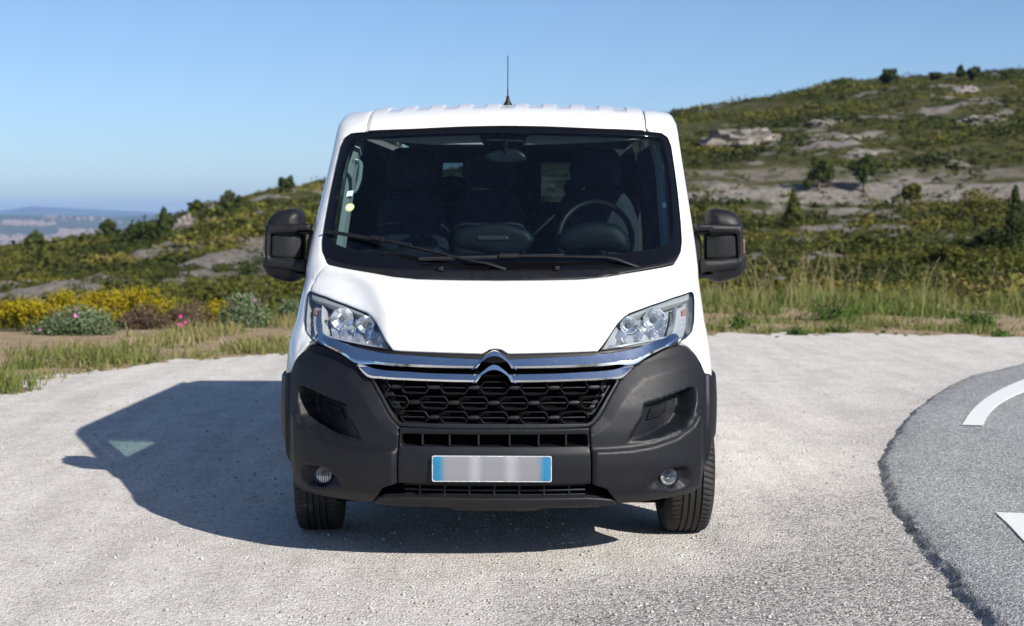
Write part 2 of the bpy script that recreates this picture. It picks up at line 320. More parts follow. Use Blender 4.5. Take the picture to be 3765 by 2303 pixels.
# ---------------------------------------------------------------- van body surface
# horizontal slices: height, nose depth, half width, corner depth, corner exponent (metres)
SLICES = np.array([
 (.10,.16,.90,.50,2.4),(.22,.10,.94,.52,2.4),(.30,.045,.965,.55,2.35),(.38,.012,.985,.56,2.3),(.48,0,1.0,.56,2.3),
 (.62,0,1.008,.56,2.3),(.72,.012,1.01,.56,2.3),(.82,.04,1.006,.55,2.3),(.92,.072,1.0,.54,2.3),
 (1.0,.105,.992,.53,2.3),(1.04,.145,.99,.52,2.35),(1.10,.235,.987,.50,2.4),(1.20,.415,.982,.43,2.45),(1.28,.605,.980,.37,2.5),
 (1.31,.688,.979,.35,2.65),(1.36,.762,.977,.335,2.85),(1.45,.875,.974,.32,3.0),(1.70,1.180,.962,.31,3.1),(1.95,1.480,.948,.30,3.1),
 (2.03,1.575,.943,.29,3.1),(2.08,1.655,.940,.27,3.4),(2.12,1.735,.937,.26,3.8),(2.15,1.815,.932,.25,4.0),
 (2.175,1.90,.922,.25,4.0),(2.195,2.01,.902,.25,4.0)])
ZTOP = 2.195
def _dense():
    zz = np.linspace(.10, ZTOP, 2106)
    n = np.arange(-45, 46)
    k = np.exp(-.5*(n/14.)**2); k /= k.sum()
    out = [zz]
    for c in range(1, 5):
        a = np.interp(zz, SLICES[:,0], SLICES[:,c])
        e = np.concatenate([a[0]+(a[1]-a[0])*np.arange(-45,0), a, a[-1]+(a[-1]-a[-2])*np.arange(1,46)])
        out.append(np.convolve(e, k, 'valid'))
    return out
_ZZ,_YC,_W,_B,_P = _dense()
def sl(z):
    return np.interp(z,_ZZ,_YC), np.interp(z,_ZZ,_W), np.interp(z,_ZZ,_B), np.interp(z,_ZZ,_P)
def sstep(a,b,x):
    t = np.clip((x-a)/(b-a),0,1); return t*t*(3-2*t)
def crown(z): return .045*sstep(1.3,2.0,z)
def crease(x,z):                                    # folded flank of the hood beside its raised middle
    xc = np.interp(z,[.96,1.0,1.13,1.24,1.34,1.4],[.47,.48,.51,.59,.80,.95])
    d = (np.abs(x)-xc)
    s = .5*(d+np.sqrt(d*d+.012**2))
    return .100*np.tanh(s/.105)*sstep(.98,1.06,z)*(1-sstep(1.24,1.33,z))
def front_y(x,z):
    yc,w,B,p = sl(z)
    t = np.clip(np.abs(x)/w,0,.999999)
    return yc+B*(1-(1-t**p)**(1/p)) + crease(x,z)
def surf(q,z):
    q = np.asarray(q,float); z = np.asarray(z,float)
    yc,w,B,p = sl(z)
    a = np.minimum(np.abs(q),np.pi/2); s,c = np.sin(a),np.cos(a)
    r = (s**p+np.maximum(c,1e-9)**p)**(-1/p)
    x = w*s*r; y = yc+B*(1-c*r)+np.maximum(np.abs(q)-np.pi/2,0)
    y = y+crease(x,z)
    return np.sign(q)*x, y, z-crown(z)*x*x
def q_of(x,z):
    yc,w,B,p = sl(z)
    t = np.clip(np.abs(x)/w,0,.9999995)
    return np.sign(x)*np.arctan2(t,(1-t**p)**(1/p))
def q_side(y,z):                                    # slice coordinate of a point on the flank at depth y
    yc,w,B,p = sl(z); return np.pi/2 + y-yc-B

# ---------------------------------------------------------------- terrain
CAMX, CAMY, EYE = .079, -6.80, 1.57
_lat = np.random.default_rng(3).random((256, 256))
def vnoise(x, y, s=0):
    x = np.asarray(x, float)+s*17.3; y = np.asarray(y, float)+s*31.7; i = np.floor(x).astype(int); j = np.floor(y).astype(int); u = x-i; v = y-j
    u = u*u*(3-2*u); v = v*v*(3-2*v); g = lambda a, b: _lat[a % 256, b % 256]
    return (g(i, j)*(1-u)+g(i+1, j)*u)*(1-v)+(g(i, j+1)*(1-u)+g(i+1, j+1)*u)*v
def fbm(x, y, s=0, o=4):
    t = 0; a = .5
    for k in range(o): t = t+a*vnoise(x*2**k, y*2**k, s+k); a *= .5
    return t/(1-.5**o)
# ridge of the hills: bearing (tangent, right positive), elevation (tangent above eye level), distance
RIDGE = np.array([(-1.6, -.06, 170), (-.9, -.052, 170), (-.50, -.040, 180), (-.327, -.0212, 190), (-.287, -.0172, 190), (-.247, -.0106, 195), (-.213, 0.0, 195), (-.2, .0053, 195),
                  (-.178, .0106, 200), (-.144, .0186, 205), (-.123, .0213, 210), (-.038, .029, 240), (.0, .040, 260), (.103, .0655, 320), (.151, .073, 330), (.204, .081, 330), (.239, .085, 335),
                  (.284, .0863, 340), (.327, .0875, 345), (.6, .10, 350), (1.6, .09, 350)])
def height(x, y):
    dx = np.asarray(x, float)-CAMX; dy = np.asarray(y, float)-CAMY; r = np.hypot(dx, dy)
    front = sstep(-.2, .45, dy/np.maximum(r, 1e-6)); t = dx/np.maximum(dy, .15*r+1e-6)
    e = np.interp(t, RIDGE[:, 0], RIDGE[:, 1]); R = np.interp(t, RIDGE[:, 0], RIDGE[:, 2]); zr = EYE+e*R
    # left hill: one even slope up to the ridge
    k = np.clip((1/60.-1/np.maximum(r, 1))/(1/60.-1/R), 0, 1); zl = EYE+((-.0545)*(1-k)+e*k)*r
    zl = np.where(r < 60, np.interp(r, [0, 23, 27, 36, 48, 60], [0, 0, -.35, -1.4, -1.75, -1.7]), zl)
    # right hill: lower slope, rock bank, road bench, cutting, upper slope
    b = np.interp(r, [0, 27, 32, 40, 60, 110, 150, 155, 164, 170], [0, 0, -.35, -.45, -.5, .15, 2.75, 4.75, 5.05, 6.7])
    k2 = np.clip((r-170)/np.maximum(R-170, 1), 0, 1); zR = np.where(r > 170, 6.7+(zr-6.7)*(k2*(1.25-.25*k2)), b)
    w = sstep(-.10, .10, t); z = zl*(1-w)+zR*w
    z = np.where(r > R, z*0+zr-(r-R)*.22, z)
    n = (fbm(x/14., y/14., 1)-.5)*2.2+(fbm(x/4., y/4., 5)-.5)*.9
    z = z+n*sstep(28, 60, r)*(1-.6*sstep(146, 150, r)*sstep(172, 168, r)*w)
    back = .015*np.maximum(r-30, 0)+(fbm(x/30., y/30., 2)-.5)*3*sstep(30, 80, r)
    back = np.where(r > 300, back-(r-300)*.1, back)
    return z*front+back*(1-front)
def rocky(x, y):
    dx = np.asarray(x)-CAMX; dy = np.asarray(y)-CAMY; r = np.hypot(dx, dy); t = dx/np.maximum(dy, .1*r)
    a = fbm(x/9., y/7., 9)*.5+fbm(x/2.5, y/2.5, 11)*.5
    k = sstep(.545, .60, a+.004*sstep(-.06, -.12, t)-.038*sstep(-.02, .06, t)-.02*sstep(150, 148, r)*sstep(.0, .05, t))
    bn = fbm(x/2.2, y/2.2, 15)
    bank = sstep(-.02, .05, t)*(.25+.75*sstep(.40, .52, bn+.25*sstep(.12, .25, t)*sstep(163, 160, r)))*np.maximum(sstep(148, 150.5, r)*sstep(156, 155, r), sstep(164, 165, r)*sstep(171, 168, r)*.6)
    path = sstep(.012, .006, np.abs((-.045-.0*r)-(np.interp(t, [-.30, -.22, -.17, -.13], [-.075, -.05, -.026, -.022])-(height(x, y)-EYE)/np.maximum(r, 1)+(-.045))))*sstep(-.24, -.215, t)*sstep(-.12, -.14, t)*sstep(60, 75, r)
    return np.clip(np.maximum(np.maximum(k, bank), path*.9), 0, 1)
def terrain_material():
    m, n, l, p = new_mat('garrigue_ground'); c = objco(n)
    at = node(n, 'ShaderNodeAttribute', attribute_name='rocky'); nr = node(n, 'ShaderNodeAttribute', attribute_name='near')
    rock = ramp(n, l, noise(n, l, 1.6, 9, .8, c).outputs[0], [(.32, (.07, .058, .046)), (.46, (.20, .178, .155)), (.62, (.32, .295, .265)), (.78, (.42, .395, .36))])
    scrub = ramp(n, l, noise(n, l, .5, 8, .75, c).outputs[0], [(.25, (.030, .036, .012)), (.5, (.060, .062, .020)), (.68, (.12, .105, .045)), (.85, (.24, .21, .15))])
    soil = ramp(n, l, noise(n, l, 3.0, 8, .75, c).outputs[0], [(.25, (.26, .18, .11)), (.5, (.42, .31, .20)), (.75, (.56, .46, .34))])
    far = mixc(n, l, at.outputs['Fac'], scrub.outputs[0], rock.outputs[0])
    l.new(mixc(n, l, nr.outputs['Fac'], far, soil.outputs[0]), p.inputs['Base Color']); p.inputs['Roughness'].default_value = .95
    p.inputs['Specular IOR Level'].default_value = .1
    h = math_n(n, l, 'ADD', noise(n, l, 1.2, 8, .75, c).outputs[0], math_n(n, l, 'MULTIPLY', noise(n, l, 14, 5, .7, c).outputs[0], .12))
    l.new(bump(n, l, h, .5, .8), p.inputs['Normal']); return m
def make_terrain():
    rs = np.concatenate([np.linspace(0, 26, 14), np.linspace(27, 60, 34), np.linspace(61, 148, 88), np.linspace(148.5, 186, 76), np.linspace(187.5, 360, 110), [375, 400, 440]])
    ph = np.concatenate([np.linspace(-180, -40, 60, endpoint=False), np.linspace(-40, 40, 480, endpoint=False), np.linspace(40, 180, 60, endpoint=False)])*math.pi/180
    Rr, P = np.meshgrid(rs, ph, indexing='ij'); X = CAMX+Rr*np.sin(P); Y = CAMY+Rr*np.cos(P); Z = height(X, Y)
    rk = rocky(X, Y); Z = Z+rk*(fbm(X/1.3, Y/1.3, 21)-.45)*.8*sstep(40, 70, Rr)*(1-.55*sstep(146, 149, Rr)*sstep(174, 171, Rr))
    n, m = X.shape; i = np.arange(n-1)[:, None]; j = np.arange(m)[None]; a = i*m+j; b = i*m+(j+1) % m
    T = np.stack([a, b, b+m, a+m], -1).reshape(-1, 4)
    o = fast_mesh('terrain', np.stack([X, Y, Z], -1).reshape(-1, 3), T[:, ::-1], terrain_material(), smooth=True, attrs={'rocky': rk.ravel(), 'near': sstep(34, 26, Rr).ravel()})
    tag(o, 'stony garrigue hillside rising behind the lay-by', None, kind='structure'); return o
terrain = make_terrain()
def on_bearing(xd, yd):
    """ground point seen from the camera position at a bearing and elevation (hill features measured as angles)"""
    t = (xd-1232)/3764.; e = (520-yd)/3764.; r = np.linspace(24, 352, 6000); c = 1/math.sqrt(1+t*t)
    X = CAMX+r*t*c; Y = CAMY+r*c; z = height(X, Y); ok = np.nonzero((z-EYE)/(r*c) >= e)[0]
    i = ok[0] if len(ok) else int(np.argmax((z-EYE)/(r*c))); return float(X[i]), float(Y[i]), float(z[i]), float(r[i])
# ---------------------------------------------------------------- gravel lay-by and road
def gravel_material():
    m, n, l, p = new_mat('pale_gravel'); c = objco(n); sep = node(n, 'ShaderNodeSeparateXYZ'); l.new(c, sep.inputs[0])
    big = noise(n, l, .55, 6, .65, c); mid = noise(n, l, 3.2, 6, .7, c); fine = noise(n, l, 45, 6, .8, c)
    v = node(n, 'ShaderNodeTexVoronoi'); v.inputs['Scale'].default_value = 84; l.new(c, v.inputs['Vector'])
    v2 = node(n, 'ShaderNodeTexVoronoi'); v2.inputs['Scale'].default_value = 130; l.new(c, v2.inputs['Vector'])
    base = ramp(n, l, mid.outputs[0], [(.25, (.62, .57, .51)), (.5, (.75, .705, .65)), (.75, (.83, .79, .74))])
    mp = node(n, 'ShaderNodeMapping'); mp.inputs['Scale'].default_value = (1.9, .22, 1); mp.inputs['Rotation'].default_value = (0, 0, .5); l.new(c, mp.inputs[0])
    track = ramp(n, l, noise(n, l, 1.6, 5, .65, mp.outputs[0]).outputs[0], [(.34, .80), (.55, 1.0), (.72, 1.06)])
    grain = ramp(n, l, v.outputs['Color'], [(.1, .36), (.42, .86), (.8, 1.06), (1, 1.2)]); grain2 = ramp(n, l, fine.outputs[0], [(.28, .48), (.5, .95), (.8, 1.12)])
    pale = mixc(n, l, .55, base.outputs[0], grain.outputs[0], 'MULTIPLY'); pale = mixc(n, l, .8, pale, grain2.outputs[0], 'MULTIPLY'); pale = mixc(n, l, .8, pale, track.outputs[0], 'MULTIPLY')
    # old tarred aggregate showing through towards the road
    edge = math_n(n, l, 'SUBTRACT', sep.outputs[0], math_n(n, l, 'ADD', math_n(n, l, 'MULTIPLY', sep.outputs[1], .40), .62))
    edge = math_n(n, l, 'ADD', edge, math_n(n, l, 'MULTIPLY', math_n(n, l, 'SUBTRACT', big.outputs[0], .5), 3.4))
    edge = math_n(n, l, 'ADD', edge, math_n(n, l, 'MULTIPLY', math_n(n, l, 'SUBTRACT', mid.outputs[0], .5), 2.2))
    mask = ramp(n, l, math_n(n, l, 'ADD', math_n(n, l, 'MULTIPLY', edge, .6), .5, True), [(.36, 0), (.85, .80)])
    near = math_n(n, l, 'MULTIPLY', mask.outputs[0], math_n(n, l, 'SUBTRACT', 1.25, math_n(n, l, 'MULTIPLY', sep.outputs[1], .12)), True)
    chips = ramp(n, l, v.outputs['Color'], [(.05, (.10, .095, .092)), (.3, (.24, .225, .215)), (.6, (.43, .41, .39)), (.9, (.64, .61, .57))])
    l.new(mixc(n, l, near, pale, chips.outputs[0]), p.inputs['Base Color'])
    p.inputs['Roughness'].default_value = .92; p.inputs['Specular IOR Level'].default_value = .2
    h = math_n(n, l, 'ADD', math_n(n, l, 'MULTIPLY', v.outputs['Distance'], -.9), math_n(n, l, 'MULTIPLY', fine.outputs[0], .9))
    h = math_n(n, l, 'ADD', h, math_n(n, l, 'MULTIPLY', v2.outputs['Distance'], -.4))
    l.new(bump(n, l, h, .009, .9), p.inputs['Normal']); return m
def ragged(L, step, amp, seed, closed=False):
    P = resample(L, step, closed); T = np.gradient(P, axis=0); N = np.c_[-T[:, 1], T[:, 0]]/np.maximum(np.linalg.norm(T, axis=1), 1e-9)[:, None]
    k = np.arange(len(P)); o = (vnoise(k*.9, k*0+seed, seed)-.5)*amp*.8+(vnoise(k*.13, k*0+seed, seed+3)-.5)*amp*1.6; return P+N*o[:, None]
def slab(name, poly, z, mat, drop=0):
    V, F, d = fill2d(poly, [], 1.2, 0); V3 = [(a, b, z) for a, b in V]; F = [tuple(f) for f in F]
    if drop:
        m = {}
        for a, b in boundary(np.array(F)):
            for q in (a, b):
                if q not in m: m[q] = len(V3); V3.append((V[q][0], V[q][1], z-drop))
            F.append((b, a, m[a], m[b]))
    return mesh(name, V3, F, mat, None, smooth=False)
far_edge = ragged([[-14, -9], [-9, -2], [-6.2, 4.0], [-4.9, 6.2]]+GROUND['gravel']+[[9, 12.9], [14, 12.5]], .05, .34, 4)
lot = slab('gravel_lay_by', [list(p) for p in far_edge]+[[24, -4], [16, -30], [-20, -30]], .006, gravel_material()); tag(lot, 'pale gravel lay-by in front of the verge', None, kind='structure')
def asphalt_material():
    m, n, l, p = new_mat('road_asphalt'); c = objco(n)
    v = node(n, 'ShaderNodeTexVoronoi'); v.inputs['Scale'].default_value = 95; l.new(c, v.inputs['Vector'])
    a = ramp(n, l, v.outputs['Color'], [(.05, (.09, .09, .093)), (.35, (.22, .22, .217)), (.7, (.37, .366, .36)), (.97, (.62, .61, .595))])
    b = ramp(n, l, noise(n, l, .9, 6, .65, c).outputs[0], [(.3, .85), (.7, 1.12)])
    d = ramp(n, l, noise(n, l, 60, 4, .7, c).outputs[0], [(.3, .8), (.7, 1.15)])
    col = mixc(n, l, 1, mixc(n, l, 1, a.outputs[0], b.outputs[0], 'MULTIPLY'), d.outputs[0], 'MULTIPLY')
    l.new(col, p.inputs['Base Color']); p.inputs['Roughness'].default_value = .8
    l.new(bump(n, l, math_n(n, l, 'MULTIPLY', v.outputs['Distance'], -1), .006, .9), p.inputs['Normal']); return m
ASPHALT = asphalt_material()
edge_line = ragged([[15, 13.0], [10.5, 12.1], [7.6, 10.9]]+GROUND['road_edge']+[[1.93, -2.2], [2.1, -4.5], [2.8, -8], [4.5, -12]], .05, .026, 2)
def make_road():
    V = []; F = []; n = len(edge_line); k = np.arange(n)
    T = np.gradient(edge_line, axis=0); N = np.c_[-T[:, 1], T[:, 0]]/np.linalg.norm(T, axis=1)[:, None]
    N = np.where((N[:, :1] < 0), N, -N) if False else N
    ins = edge_line+N*0
    rows = []
    side = np.sign((np.array([8, 2])-edge_line[n//2])@N[n//2])
    for off, z, j in ((-.045, .0, .022), (-.012, .02, .02), (.006, .040, .014), (.03, .0475, .008), (.16, .0495, 0)):
        o = off+(vnoise(k*1.7, k*0+off*90, 7)-.5)*j*2; rows.append(np.c_[edge_line+N*side*o[:, None], np.full(n, z)+(vnoise(k*1.3, k*0+off*70, 8)-.5)*j*.5])
    V = np.concatenate(rows)
    for r in range(len(rows)-1):
        for i in range(n-1): F.append((r*n+i, r*n+i+1, (r+1)*n+i+1, (r+1)*n+i))
    P, T, _ = fill2d([[p[0], p[1]] for p in rows[-1]]+[[5, -14.5], [26, -14.5], [26, 13.4], [16, 13.4]], [], 1.5, 0)
    o = len(V); V = np.vstack([V, np.c_[P, np.full(len(P), .0495)]]); F += [tuple(int(q)+o for q in f) for f in T]
    return mesh('road', V, F, ASPHALT, None, sharp=40)
road = make_road(); tag(road, 'grey asphalt road curving past the lay-by with a broken edge', None, kind='structure')
def worn_white():
    m, n, l, p = new_mat('worn_road_paint'); c = objco(n)
    r = ramp(n, l, noise(n, l, 34, 6, .75, c).outputs[0], [(.24, (.30, .30, .30)), (.36, (.66, .66, .65)), (.7, (.78, .78, .77))])
    l.new(r.outputs[0], p.inputs['Base Color']); p.inputs['Roughness'].default_value = .75
    l.new(bump(n, l, noise(n, l, 90, 4, .7, c).outputs[0], .004), p.inputs['Normal']); return m
WPAINT = worn_white()
def dash(a, b):
    A = curve(a, 24); B = curve(b, 24); V = [(x, y, .0570) for x, y in A]+[(x, y, .0570) for x, y in B]; F = [(i, i+1, 24+i+1, 24+i) for i in range(23)]
    V += [(x, y, .0505) for x, y, _ in V]; F += [(i+48, i, i+1, i+49) for i in range(23)]+[(24+i, 24+i+48, 25+i+48, 25+i) for i in range(23)]
    o = mesh('lane_dash', V, F, WPAINT, road, smooth=False); return o
do, di = GROUND['dash_a_out'], GROUND['dash_a_in']
dash(do+[[5.35, 8.45]], di+[[5.0, 7.35], [5.5, 8.05]])
dash([[2.555, 1.13], [2.52, .80], [2.47, .42], [2.42, -.2], [2.40, -.75]], [[2.70, 1.10], [2.665, .78], [2.615, .40], [2.57, -.2], [2.55, -.75]])
# ---------------------------------------------------------------- sea, far coast, haze
m, n, l, p = new_mat('sea_water'); p.inputs['Base Color'].default_value = (.02, .05, .10, 1); p.inputs['Roughness'].default_value = .25
l.new(bump(n, l, noise(n, l, .02, 6, .6, objco(n)).outputs[0], 2.0), p.inputs['Normal']); SEA = m
ang = np.linspace(0, 2*math.pi, 97)[:-1]; SEAZ = -152.
V = [(0, 0, SEAZ)]+[(26000*math.cos(t), 26000*math.sin(t), SEAZ) for t in ang]; sea = mesh('sea', V, [(0, i+1, (i+1) % 96+1) for i in range(96)], SEA, None, smooth=False); tag(sea, 'distant blue bay below the hills', None, kind='structure')
def far_ridge(name, tans, dist, depth, tops, mat, label, n=160, m=14, rough=.12):
    t = np.linspace(tans[0], tans[-1], n); top = np.interp(t, tans, tops); V = []; F = []
    for j in range(m):
        f = j/(m-1); d = dist+depth*f; prof = math.sin(min(1, f*1.25)*math.pi/2) if f < .8 else 1-(f-.8)*2
        for i in range(n):
            zt = EYE+top[i]*(dist+depth*.8)
            z = SEAZ-2+(zt-SEAZ+2)*prof+(vnoise(t[i]*90, j*.7, 4)-.5)*abs(zt-SEAZ)*rough*math.sin(f*math.pi)
            V.append((CAMX+t[i]*d, CAMY+d, z))
    for j in range(m-1):
        for i in range(n-1): F.append((j*n+i, j*n+i+1, (j+1)*n+i+1, (j+1)*n+i))
    o = mesh(name, V, F, mat, None); tag(o, label, None, kind='structure'); return o, V
m, n, l, p = new_mat('far_land'); r = ramp(n, l, noise(n, l, .0012, 6, .65, objco(n)).outputs[0], [(.3, (.035, .05, .03)), (.6, (.07, .085, .05)), (.8, (.14, .13, .10))]); l.new(r.outputs[0], p.inputs['Base Color']); p.inputs['Roughness'].default_value = 1; FARL = m
_, coast = far_ridge('far_coast', [-.9, -.40, -.33, -.29, -.24, -.20, -.14, .0], 7900, 3800, [.002, .0015, .001, .0005, -.0002, -.0008, .002, .001], FARL, 'low wooded coast across the bay, faded blue by haze')
far_ridge('far_mountains', [-.60, -.36, -.325, -.306, -.295, -.27, -.25, -.23, -.19, -.15], 21000, 3500, [.0005, .001, .0035, .0062, .0055, .0045, .0035, .0022, .0015, .001], FARL, 'faint blue mountain on the horizon beyond the bay', m=6, rough=.04)
def town():
    C = np.array(coast).reshape(14, 160, 3); V = []; F = []; rg = np.random.default_rng(5)
    for (t0, t1, f0, f1, k) in ((-.335, -.29, .02, .16, 240), (-.29, -.262, .12, .26, 140), (-.325, -.298, .33, .44, 100), (-.297, -.291, .36, .42, 25), (-.246, -.232, .20, .27, 70), (-.207, -.197, .2, .28, 25), (-.30, -.25, .45, .6, 40)):
        for _ in range(k):
            t = rg.uniform(t0, t1); f = rg.uniform(f0, f1); d = 7900+3800*f; i = int(np.clip((t+.9)/.9*159, 0, 158)); j = int(f*13)
            z = C[j, i, 2]*(1-(f*13-j))+C[min(j+1, 13), i, 2]*(f*13-j); x = CAMX+t*d; y = CAMY+d; w = rg.uniform(4, 9); h = rg.uniform(3, 7); b = len(V)
            for dz in (-12, h):
                V += [(x-w, y-w, z+dz), (x+w, y-w, z+dz), (x+w, y+w, z+dz), (x-w, y+w, z+dz)]
            V.append((x, y, z+h+4)); F += [(b, b+1, b+5, b+4), (b+1, b+2, b+6, b+5), (b+2, b+3, b+7, b+6), (b+3, b, b+4, b+7), (b+4, b+5, b+8), (b+5, b+6, b+8), (b+6, b+7, b+8), (b+7, b+4, b+8)]
    o = mesh('distant_town', V, F, plain('pale_render_walls', (.30, .22, .19), .9, var=.15, vscale=.02), None, smooth=False); tag(o, 'pale houses of a far town scattered on the coast', 'town', kind='stuff')
town()
hz = mesh('haze', [(x, y, z) for x in (-27000, 27000) for y in (-27000, 27000) for z in (SEAZ-5, 210)], [(0, 1, 3, 2), (4, 6, 7, 5), (0, 4, 5, 1), (2, 3, 7, 6), (0, 2, 6, 4), (1, 5, 7, 3)], None, None, smooth=False)
m = bpy.data.materials.new('haze_air'); m.use_nodes = True; m.node_tree.nodes.clear(); vo = m.node_tree.nodes.new('ShaderNodeVolumePrincipled'); mo = m.node_tree.nodes.new('ShaderNodeOutputMaterial')
vo.inputs['Color'].default_value = (.38, .60, 1.0, 1); vo.inputs['Density'].default_value = .00005; m.node_tree.links.new(vo.outputs[0], mo.inputs['Volume']); hz.data.materials.append(m)
tag(hz, 'thin blue haze in the air', None, kind='stuff')

def snorm(q, z, h=2e-3):
    a = np.array(surf(q+h, z)); b = np.array(surf(q-h, z)); c = np.array(surf(q, np.minimum(z+h, ZTOP))); d = np.array(surf(q, z-h))
    n = np.cross((a-b).T, (c-d).T); return n/np.linalg.norm(n, axis=1)[:, None]
def panel(name, poly, mat, parent, holes=(), res=.035, off=0., edge=.004, flange=.018, detail=None, sharp=None, offfn=None):
    P, F, d = fill2d(poly, holes, res, edge)
    q, z = P[:, 0], P[:, 1]
    S = np.array(surf(q, z)).T; N = snorm(q, z)
    o = off-rounding(d, edge)
    if offfn is not None: o = o+offfn(q, z, d)
    if detail is not None: o = o-detail(np.abs(S[:, 0]), S[:, 2])
    V = S+N*o[:, None]; V = list(V); F = [tuple(f) for f in F]
    if flange:
        m = {}
        for a, b in boundary(np.array(F)):
            for k in (a, b):
                if k not in m: m[k] = len(V); V.append(V[k]-N[k]*flange)
            F.append((b, a, m[a], m[b]))
    return mesh(name, V, F, mat, parent, sharp=sharp if sharp else 50)
def pillow(name, poly, y0, mat, parent, r=.02, h=None, back=.05, res=.02, tilt=None, holes=(), bend=None, sharp=60):
    """rounded plate: outline in x,z facing -y at depth y0, rim rounded by r, closed at the back"""
    P, F, d = fill2d(poly, holes, res, min(r, .5)); h = r if h is None else h
    k = np.clip(1-d/max(r, 1e-6), 0, 1); y = y0+h*(1-np.sqrt(np.maximum(1-k*k, 0)))
    if bend is not None: y = y+bend(P[:, 0], P[:, 1])
    V = [(a, b, c) for a, b, c in zip(P[:, 0], y, P[:, 1])]; F = [tuple(f) for f in F]; n0 = len(V); m = {}
    for a, b in boundary(np.array(F)):
        for q in (a, b):
            if q not in m: m[q] = len(V); V.append((V[q][0], max(y0+back, V[q][1]+.001), V[q][2]))
        F.append((b, a, m[a], m[b]))
    return mesh(name, V, F, mat, parent, sharp=sharp)
def prism_y(name, poly, y0, y1, mat, parent, bevel=.0):
    n = len(poly); V = [(x, y0, z) for x, z in poly]+[(x, y1, z) for x, z in poly]
    F = [tuple(range(n)), tuple(range(2*n-1, n-1, -1))]+[((i+1) % n, i, n+i, n+(i+1) % n) for i in range(n)]
    return mesh(name, V, F, mat, parent, smooth=False)
def box(name, lo, hi, mat, parent, bevel=.006):
    x0, y0, z0 = lo; x1, y1, z1 = hi
    V = [(x, y, z) for x in (x0, x1) for y in (y0, y1) for z in (z0, z1)]
    F = [(0, 1, 3, 2), (4, 6, 7, 5), (0, 4, 5, 1), (2, 3, 7, 6), (0, 2, 6, 4), (1, 5, 7, 3)]
    o = mesh(name, V, F, mat, parent, smooth=False)
    if bevel:
        b = o.modifiers.new('bevel', 'BEVEL'); b.width = bevel; b.segments = 2
    return o
def tube(name, path, rad, mat, parent, n=8, closed=False, squash=None):
    P = np.asarray(path, float); R = np.broadcast_to(np.asarray(rad, float), (len(P),)); V = []; F = []
    T = np.roll(P, -1, 0)-np.roll(P, 1, 0) if closed else np.gradient(P, axis=0)
    T /= np.linalg.norm(T, axis=1)[:, None]; up = np.array([0, 0, 1.]) if abs(T[0][2]) < .9 else np.array([1., 0, 0])
    for i in range(len(P)):
        a = np.cross(T[i], up); a /= np.linalg.norm(a); b = np.cross(a, T[i]); up = b
        for k in range(n):
            t = 2*math.pi*k/n; sa, sb = squash or (1, 1); V.append(P[i]+R[i]*(math.cos(t)*a*sa+math.sin(t)*b*sb))
    m = len(P)
    for i in range(m if closed else m-1):
        for k in range(n): F.append((i*n+k, i*n+(k+1) % n, ((i+1) % m)*n+(k+1) % n, ((i+1) % m)*n+k))
    if not closed: F += [tuple(range(n-1, -1, -1)), tuple(range((m-1)*n, m*n))]
    return mesh(name, V, F, mat, parent, sharp=60)
def lathe(name, prof, mat, parent, centre, axis='x', n=48, sharp=35):
    V = []; F = []; m = len(prof)
    for i in range(n):
        t = 2*math.pi*i/n
        for a, r in prof:
            p = {'x': (a, r*math.cos(t), r*math.sin(t)), 'y': (r*math.cos(t), a, r*math.sin(t)), 'z': (r*math.cos(t), r*math.sin(t), a)}[axis]
            V.append([p[k]+centre[k] for k in range(3)])
    for i in range(n):
        for k in range(m-1):
            a = i*m+k; b = ((i+1) % n)*m+k; F.append((a, b, b+1, a+1))
    return mesh(name, V, F, mat, parent, sharp=sharp)
def loft(name, top, low, prof, mat, parent, n=60, sign=1, sharp=30, back=.04):
    """strip between two traced curves; prof = (share from top to bottom, proud of the body)"""
    A = curve(top, n); B = curve(low, n); V = []; F = []; m = len(prof)
    A[:, 0] *= sign; B[:, 0] *= sign
    for f, o in prof:
        C = A*(1-f)+B*f; S = np.array(surf(C[:, 0], C[:, 1])).T; N = snorm(C[:, 0], C[:, 1]); V.append(S+N*(np.asarray(o))[..., None] if np.ndim(o) else S+N*o)
    V = np.concatenate(V)
    for k in range(m-1):
        for i in range(n-1):
            f = (k*n+i, (k+1)*n+i, (k+1)*n+i+1, k*n+i+1); F.append(f if sign > 0 else f[::-1])
    F.append(tuple(k*n for k in range(m))); F.append(tuple(k*n+n-1 for k in range(m-1, -1, -1)))
    return mesh(name, V, F, mat, parent, sharp=sharp)

VAN_YAW = -math.radians(1.55)
van = thing('parked_van', 'white panel van with dark grey bumper and black mirrors parked on pale gravel', 'van', rz=VAN_YAW)
Q = lambda y, z: [float(q_side(y, z)), z]
# ---- hood
hood = panel('hood', both(OUT['hood_top']+OUT['hood_shut']+OUT['headlight_top'][::-1][:-1]+OUT['hood_low']), PAINT, van, res=.026, off=.004, edge=.010)
# ---- windscreen, its black band, cowl
ws_out = both(OUT['glass_out']); ws_in = both(OUT['glass_in'])
cowl_poly = OUT['cowl_low']+OUT['glass_out'][11:][:7]
glass = panel('windscreen', ws_in, GLASS, van, res=.05, off=-.003, edge=0, flange=0)
panel('black_edge_band', ws_out, GLOSSBLACK, glass, holes=[ws_in], res=.03, off=0, edge=.003, flange=.02)
panel('rubber_seal', both([[a*1.0, b] for a, b in OUT['glass_out']]), BLACK, glass, holes=[[[a*.992, (b-1.7)*.994+1.7] for a, b in ws_out]], res=.03, off=.004, edge=0, flange=.02)
cowl = panel('cowl_panel', both(OUT['cowl_low']+[[a, b] for a, b in OUT['glass_out'][11:]]), BLACK, van, res=.02, off=.006, edge=.006,
             detail=lambda x, z: .006*(.5+.5*np.sin(z*520))*(x < .6)*(z < 1.30)*(z > 1.262))
